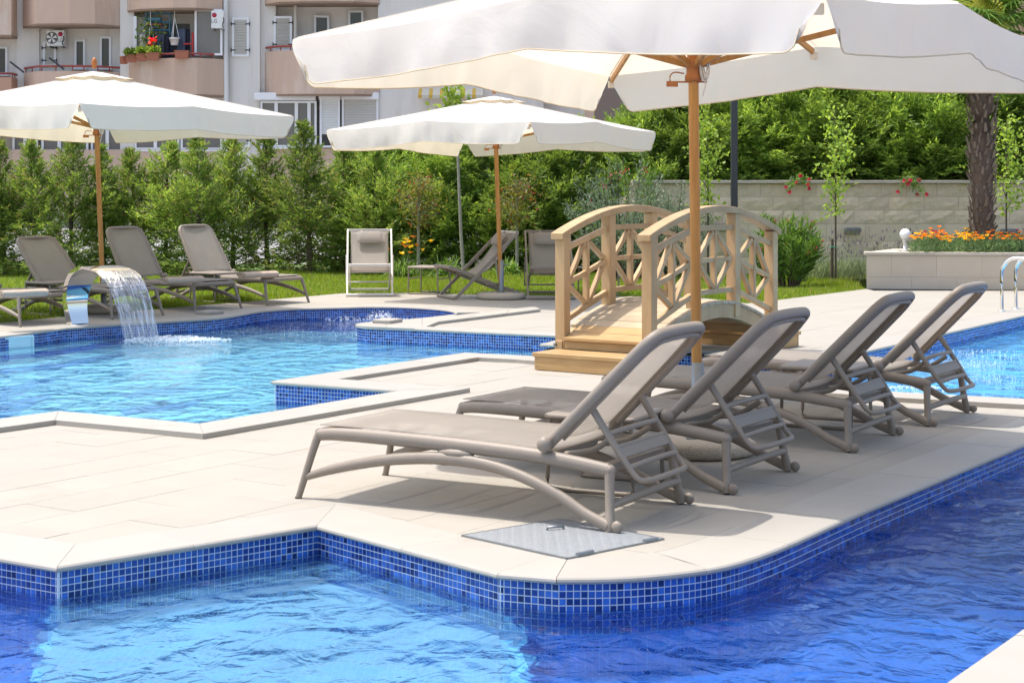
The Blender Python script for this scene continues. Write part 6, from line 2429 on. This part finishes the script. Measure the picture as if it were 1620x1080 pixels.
def shutter(u0, u1, v0, v1, d, m="shutter", slats=22, hinges=True):
    y = BD - d
    xa, xb, za, zb = bx(u0, y), bx(u1, y), bz(v1, y), bz(v0, y)
    f = MB()
    fw = 0.075
    for x in (xa + fw / 2, xb - fw / 2):
        f.box((x, -d, (za + zb) / 2), (fw, 0.06, zb - za))
    for z in (za + fw / 2, zb - fw / 2):
        f.box(((xa + xb) / 2, -d + 0.002, z), (xb - xa - 2 * fw, 0.056, fw))
    o = f.build("shutter", M["pvc"], house)
    h = (zb - za - 2 * fw) / slats
    me = None
    for k in range(slats):
        if me is None:
            mb = MB()
            w = (xb - xa) / 2 - fw
            mb.add([(-w, -0.03, -h * 0.30), (w, -0.03, -h * 0.30), (w, 0.0, h * 0.5), (-w, 0.0, h * 0.5), (-w, -0.018, -h * 0.42), (w, -0.018, -h * 0.42), (w, 0.012, h * 0.4), (-w, 0.012, h * 0.4)],
                   [(0, 1, 2, 3), (7, 6, 5, 4), (0, 4, 5, 1), (3, 2, 6, 7)])
            me = mb.mesh("slat", M[m])
        q = link("slat", me, o)
        q.location = ((xa + xb) / 2, -d, za + fw + h * (k + 0.5))
    if hinges:
        hb = MB()
        for z in (za + 0.22, zb - 0.22):
            for x, s in ((xa, -1), (xb, 1)):
                hb.box((x - s * 0.05, -d - 0.035, z), (0.14, 0.02, 0.035))
                hb.box((x + s * 0.02, -d - 0.035, z), (0.03, 0.021, 0.12))
        tag(hb.build("hinges", M["dark"], o), None, None, None, "stuff")
    return o


def roller(u0, u1, v0, v1, d, m="roller", box=True, dark_from=None):
    y = BD - d
    xa, xb, za, zb = bx(u0, y), bx(u1, y), bz(v1, y), bz(v0, y)
    o = MB().box(((xa + xb) / 2, -d + 0.03, (za + zb) / 2), (xb - xa, 0.04, zb - za)).build("roller_shutter", M["grille"], house)
    zz = bz(dark_from, y) if dark_from else za + 0.02
    h = 0.055
    n = int((zb - zz) / h)
    me = None
    for k in range(n):
        if me is None:
            mb = MB()
            w = (xb - xa) / 2 - 0.07
            mb.add([(-w, -0.012, -h * .46), (w, -0.012, -h * .46), (w, -0.024, 0), (-w, -0.024, 0), (w, -0.012, h * .46), (-w, -0.012, h * .46)], [(0, 1, 2, 3), (3, 2, 4, 5)])
            me = mb.mesh("slat", M[m])
        q = link("slat", me, o)
        q.location = ((xa + xb) / 2, -d, zb - h * (k + 0.5))
    for x in (xa + 0.035, xb - 0.035):
        MB().box((x, -d - 0.01, (za + zb) / 2), (0.07, 0.09, zb - za)).build("guide_rail", M["pvc"], o)
    if box:
        MB().box(((xa + xb) / 2, -d - 0.07, zb + 0.12), (xb - xa + 0.05, 0.2, 0.24)).build("shutter_box", M["pvc"], o, bevel=0.03)
    if dark_from:
        MB().box(((xa + xb) / 2, -d + 0.0, (za + zz) / 2), (xb - xa - 0.14, 0.02, zz - za - 0.05)).build("pane", M["glass"], o)
        MB().box(((xa + xb) / 2, -d - 0.02, za + 0.02), (xb - xa, 0.08, 0.07)).build("sill", M["pvc"], o)
    return o


window(-30, 12, 74, 118, 0.09)
shutter(68, 89, 66, 106, 0.06, slats=15)
window(118, 135, 63, 108, 0.06)
window(158, 176, 58, 108, 0.06)
shutter(367, 394, 28, 90, 0.66)
shutter(433, 462, 26, 81, 0.44)
window(497, 521, 25, 62, 0.05)
window(551, 575, 17, 58, 0.05)
window(412, 501, 160, 233, 0.78, bars=(437, 469, 489), m="glass_pale")
MB().box(((bx(412) + bx(501)) / 2, -0.86, bz(155)), (bx(501) - bx(412) + 0.15, 0.24, 0.26)).build("shutter_box", M["pvc"], house, bevel=0.04)
roller(506, 538, 158, 233, 0.78, "ac", True, 213)
roller(541, 599, 158, 233, 0.72)
shutter(367, 396, 212, 233, 0.66, slats=7)
window(213, 284, 196, 237, 0.55, bars=(246,), m="glass_pale")
window(286, 352, 194, 237, 0.55, bars=(318,), m="glass_pale")
window(66, 140, 190, 240, 0.45, bars=(94,), m="glass_pale")
window(144, 200, 190, 240, 0.40, bars=(170,), m="glass_pale")
window(20, 60, 190, 240, 0.45, bars=(40,), m="glass_pale")
# recessed loggia of the middle unit
slab(212, 308, 10, 93, -0.0, 0.04, M["wall_white"], "loggia_wall")
slab(262, 300, 38, 92, 0.03, 0.06, M["grille"], "loggia_door")
enc = window(308, 352, 15, 88, 1.05, m="glass_pale", sill=False)
slab(211, 216, 26, 92, 0.55, 0.75, M["pvc"], "loggia_post")
pn = slab(216, 248, 28, 82, 0.28, 0.30, M["shutter"], "loggia_blind")
dp = MB().tube([(bx(357, BD - .8), -0.82, bz(-120)), (bx(357, BD - .8), -0.82, bz(60)), (bx(358, BD - .8), -0.82, bz(150)), (bx(359, BD - .8), -0.82, bz(250))], 0.09, 8)
for v in (3, 148):
    dp.box((bx(351, BD - .8), -0.82, bz(v)), (0.25, 0.12, 0.10))
dp.build("downpipe", M["ac"], house)
MB().tube([(bx(470), -0.42, bz(8)), (bx(470), -0.42, bz(80))], 0.06, 8).build("downpipe", M["shutter"], house)
for a, b in (((16, 98), (38, 115)), ((78, 92), (101, 110))):
    y = BD - 1.3
    st = MB().tube([(bx(a[0], y), y, bz(a[1], y)), (bx(b[0], y), y, bz(b[1], y))], 0.035, 6).build("clothes_line_arm", M["post"])
    tag(st, "thin dark clothes line arm " + ("at the left corner" if a[0] < 40 else "in the middle") + " of the balcony behind the leftmost parasol", "bracket", "clothes line arms of the left balcony")


def ac(u0, u1, v0, v1, d, label, fan=True):
    y = BD - d
    xa, xb, za, zb = bx(u0, y), bx(u1, y), bz(v1, y), bz(v0, y)
    w, h = xb - xa, zb - za
    t = thing("air_conditioner", label, "air conditioner", ((xa + xb) / 2, y, za), 0, "air conditioners on the apartment house")
    MB().box((0, 0.16, h / 2), (w, 0.32, h)).build("casing", M["ac"], t, bevel=0.02)
    if fan:
        f = MB().lathe([(0.0, 0.0), (h * 0.36, 0.0), (h * 0.38, 0.012), (h * 0.36, 0.02), (0.02, 0.016)], 18)
        f.v = [(p[0] - w * 0.2, -p[2] - 0.001, p[1] + h / 2) for p in f.v]
        f.build("fan_grille", M["grille"], t)
        bl = MB()
        for k in range(5):
            a = k * 1.2566
            bl.add([(-w * 0.2, -0.022, h / 2), (-w * 0.2 + h * 0.33 * math.cos(a), -0.023, h / 2 + h * 0.33 * math.sin(a)), (-w * 0.2 + h * 0.33 * math.cos(a + 0.6), -0.023, h / 2 + h * 0.33 * math.sin(a + 0.6))], [(0, 1, 2)])
        bl.build("fan_blades", M["ac"], t)
    lx, lz = (w * 0.30, h * 0.74) if fan else (-w * 0.25, h * 0.74)
    lg = MB().lathe([(0.0, 0.0), (0.08, 0.0), (0.08, 0.006), (0.0, 0.006)], 16)
    lg.v = [(p[0] + lx, -p[2] - 0.002, p[1] + lz) for p in lg.v]
    lg.build("round_logo", M["logo_red"], t)
    fc = bpy.data.curves.new("lettering", "FONT")
    fc.body = "LG"
    fc.size = 0.17
    fc.align_x = "CENTER"
    fc.extrude = 0.002
    fc.materials.append(M["logo_grey"])
    fo = link("lettering_curve", fc, None)
    bpy.context.view_layer.update()
    lm = bpy.data.meshes.new_from_object(fo)
    bpy.data.objects.remove(fo)
    fo = link("lettering", lm, t)
    fo.location = (lx, -0.006, lz - 0.26)
    fo.rotation_euler = (math.radians(90), 0, 0)
    br = MB()
    for x in (-w * 0.35, w * 0.35):
        br.box((x, 0.25, -0.03), (0.04, 0.5, 0.05))
    br.build("bracket", M["galv"], t)
    hs = MB().tube([(w * 0.47, -0.01, h * 0.6), (w * 0.53, -0.05, h * 0.42), (w * 0.42, -0.03, h * 0.2), (w * 0.47, 0.0, h * 0.03)], 0.018, 6, sub=3)
    hs.build("hose", M["dark"], t)
    return t
ac(74, 101, 48, 73, 0.5, "white air conditioner with round fan under the pink left balcony")
ac(334, 354, 17, 45, 1.3, "white air conditioner beside the glazed corner of the planted balcony", False)


# life on the planted balcony
def flower_box(u0, u1, v, d, label, green=True, red=False, rot=0.0, seed=1):
    y = BD - d
    xa, xb = bx(u0, y), bx(u1, y)
    w = (xb - xa)
    t = thing("flower_box", label, "flower box", ((xa + xb) / 2, y, bz(v, y)), rot, "terracotta flower boxes on the balcony parapet")
    w2 = w / 2
    b = MB().add([(-w2 * .9, -0.12, 0), (w2 * .9, -0.12, 0), (w2 * .9, 0.12, 0), (-w2 * .9, 0.12, 0), (-w2, -0.15, 0.24), (w2, -0.15, 0.24), (w2, 0.15, 0.24), (-w2, 0.15, 0.24)], [(3, 2, 1, 0), (0, 1, 5, 4), (1, 2, 6, 5), (2, 3, 7, 6), (3, 0, 4, 7), (4, 5, 6, 7)])
    b.build("trough", M["terracotta"], t)
    MB().box((0, -0.003, 0.235), (w * 1.02, 0.32, 0.03)).build("rim", M["terracotta"], t)
    if green:
        rg = np.random.default_rng(seed)
        n = 260
        P = np.stack([rg.uniform(-w2, w2, n), rg.uniform(-0.14, 0.12, n), rg.uniform(0.2, 0.42, n)], 1)
        link("foliage", np_mesh("foliage", leaves(P, rg.normal(size=(n, 3)) + [0, -0.3, 0.6], 0.14, 0.05, rg), 4, M["sapling"]), t)
    if red:
        rg = np.random.default_rng(seed + 50)
        P = np.array([0, 0, 0.62]) + rg.normal(size=(26, 3)) * 0.07
        link("blossom", np_mesh("blossom", leaves(P, rg.normal(size=(26, 3)), 0.13, 0.10, rg), 4, M["red_petal"]), t)
    return t
M["red_petal"] = leaf_mat("scarlet petals", (0.75, 0.03, 0.01), (0.9, 0.08, 0.03), 0.3)
flower_box(191, 201, 101.5, 1.1, "small empty terracotta box at the left end of the balcony row", False, False, 0.5)
flower_box(199, 216, 99, 1.2, "terracotta flower box with lush pale greenery, left of its row", True, False, 0.25, 2)
flower_box(216, 232, 97, 1.4, "terracotta flower box with low greenery, middle of its row", True, False, 0.2, 3)
flower_box(232, 252, 95.5, 1.55, "terracotta flower box with a scarlet bloom on the balcony parapet", True, True, 0.12, 4)
flower_box(277, 299, 92.5, 1.62, "terracotta flower box apart on the red railing, sparse seedlings", False, False, 0.0, 5)


def pot(u, v, d, r, h, m, label, hang, plant=False):
    x, y, z = bx(u, BD - d), BD - d, bz(v, BD - d)
    t = thing("hanging_pot", label, "hanging pot", (x, y, z), 0)
    MB().lathe([(r * 0.68, 0), (r, h), (r * 1.08, h), (r * 1.08, h + 0.05), (r * 0.9, h + 0.05), (r * 0.6, 0.05)], 14).build("bowl", m, t)
    c = MB()
    for k in range(3):
        a = k * 2.094 + 0.4
        c.tube([(r * math.cos(a), r * math.sin(a), h), (0, 0, h + 0.75)], 0.012, 5)
    c.tube([(0, 0, h + 0.75), (0, 0, h + hang)], 0.010, 5)
    c.build("cords", M["ac"], t)
    if plant:
        rg = np.random.default_rng(7)
        n = 160
        P = np.stack([rg.normal(size=n) * 0.22, rg.normal(size=n) * 0.15, h + np.abs(rg.normal(size=n)) * 0.55], 1)
        link("foliage", np_mesh("foliage", leaves(P, rg.normal(size=(n, 3)), 0.16, 0.07, rg), 4, M["conifer_back"]), t)
    return t
pot(276, 72, 1.1, 0.165, 0.20, M["ac"], "white hanging pot on three cords in the balcony opening", 1.3)
pot(238, 82, 1.0, 0.16, 0.22, M["terracotta"], "terracotta pot with a leafy plant hanging in the balcony opening", 1.5, True)
rk = thing("clothes_rack", "pale blue wire shelf piled with folded clothes on the planted balcony", "shelf", (bx(256, BD - .4), BD - 0.5, bz(90)), 0)
fr = MB()
for x in (-0.5, 0.3):
    for y in (-0.1, 0.2):
        fr.tube([(x, y, 0.0), (x, y, 1.45)], 0.02, 5)
for z in (0.85, 1.12, 1.42):
    for y in (-0.1, 0.2):
        fr.tube([(-0.5, y, z), (0.3, y, z)], 0.018, 5)
    for k in range(6):
        fr.tube([(-0.5 + 0.16 * k, -0.1, z), (-0.5 + 0.16 * k, 0.2, z)], 0.012, 4)
fr.build("wire_frame", M["blue_plastic"], rk)
for k, (x, z, w, h, mt, lab) in enumerate(((-0.32, 0.90, 0.5, 0.09, "slate", "grey folded garment on the blue shelf"), (-0.25, 1.0, 0.55, 0.08, "terracotta", "reddish folded garment on the blue shelf"), (-0.28, 1.16, 0.55, 0.12, "blue_plastic", "blue folded garment on the blue shelf"), (0.0, 1.47, 0.4, 0.14, "slate", "dark folded garment on top of the blue shelf"))):
    o = MB().box((0, 0, h / 2), (w, 0.3, h)).build("folded_garment", M[mt], None, bevel=0.03)
    o.location = (rk.location.x + x, rk.location.y + 0.05, rk.location.z + z)
    tag(o, lab, "garment", "folded clothes on the blue shelf")
rgl = random.Random(3)
line = [(228, "patterned", .9, "patterned cloth hanging at the left end of the balcony laundry"), (236, "navy", 1.0, None), (242, "charcoal", 0.9, None), (247, "navy", 0.95, None), (252.5, "slate", 0.8, "slate blue garment in the middle of the balcony laundry"), (257, "charcoal", 0.9, None), (262, "navy", 0.85, None), (287, "slate", 1.05, "long slate blue shirt on the right of the balcony laundry"), (293, "navy", 1.1, "long navy shirt at the right end of the balcony laundry")]
for u, mt, h, lab in line:
    x0 = bx(u, BD - 0.85)
    ph = rgl.uniform(0, 6)
    mb = MB()
    mb.grid(lambda a, b, ph=ph, h=h: ((a - 0.5) * 0.30 * (1 - 0.1 * b), 0.05 * math.sin(ph + 9 * a) * (0.3 + 0.7 * b), -h * b), 6, 6)
    o = mb.build("hanging_garment", M[mt], None, solid=0.02)
    o.location = (x0, BD - 0.85 + rgl.uniform(-.05, .05), bz(55 if u < 280 else 46, BD - 0.85))
    tag(o, lab or "dark garment hanging among the balcony laundry", "garment", "laundry on the planted balcony" if lab else "dark laundry on the planted balcony")
rr = thing("red_rack", "red metal clothes stand inside the planted balcony", "clothes stand", (bx(305, BD - .95), BD - 0.95, bz(93)), 0)
MB().box((0, 0, 0.4), (0.06, 0.06, 0.8)).build("upright", M["red"], rr)
MB().box((-0.17, 0, 0.42), (0.28, 0.05, 0.05)).build("arm", M["red"], rr)

# striped awning and leafy tree beside the blank wall, second house on the right
aw = thing("awning", "small ochre striped awning on the blank white wall", "awning", (bx(712, BD - .8), BD - 0.72, bz(157, BD - .8)), 0)
for k in range(18):
    x = -1.05 + k * 0.12
    MB().add([(x, 0, 0.36), (x + 0.12, 0, 0.36), (x + 0.12, -0.5, 0.12), (x, -0.5, 0.12), (x + 0.12, -0.5, 0.0), (x, -0.5, 0.0)], [(0, 1, 2, 3), (3, 2, 4, 5)]).build("stripe", M["awning_stripe"] if k % 3 == 0 else M["awning"], aw)
leafy_tree("street_tree", "loose yellow green tree crown before the blank white wall", ((715 - U0) * 44 / FPX, 44, -0.02), EYE - (138 - VH) * 44 / FPX, 1.7, 0.75, 900, 0.16, 0.10, M["sapling"], M["bark"], 111, None, 0.9, tr=0.05, limbs=34)

h2 = thing("neighbouring_house", "taupe and terracotta house above the hedge on the stone wall", "building", (0, 46, 0))
def b2(u): return (u - U0) * 46 / FPX
def z2(v): return EYE - (v - VH) * 46 / FPX
MB().box(((b2(940) + b2(1090)) / 2, 3, 3.2), (b2(1090) - b2(940), 6, 8.4)).build("wall", M["wall_brown"], h2)
MB().box(((b2(1090) + b2(1900)) / 2, 3.4, 3.2), (b2(1900) - b2(1090), 6, 8.6)).build("wall", M["wall_terra"], h2)
for u0, u1 in ((1022, 1036), (1140, 1165), (1400, 1430), (1545, 1575)):
    f = MB().box(((b2(u0) + b2(u1)) / 2, 0.0 if u0 < 1090 else 0.38, z2(158)), (b2(u1) - b2(u0), 0.1, 1.2)).build("window", M["pvc"], h2)
    MB().box(((b2(u0) + b2(u1)) / 2, -0.055 if u0 < 1090 else 0.325, z2(158)), (b2(u1) - b2(u0) - 0.12, 0.01, 1.08)).build("pane", M["glass"], f)
MB().box(((b2(940) + b2(1900)) / 2, 3.2, 7.55), (b2(1900) - b2(940) + 0.6, 6.8, 0.2)).build("roof", M["soffit"], h2)
MB().box((bx(400), 4.0, 17.45), (26.6, 8.6, 0.25)).build("roof", M["soffit"], house)
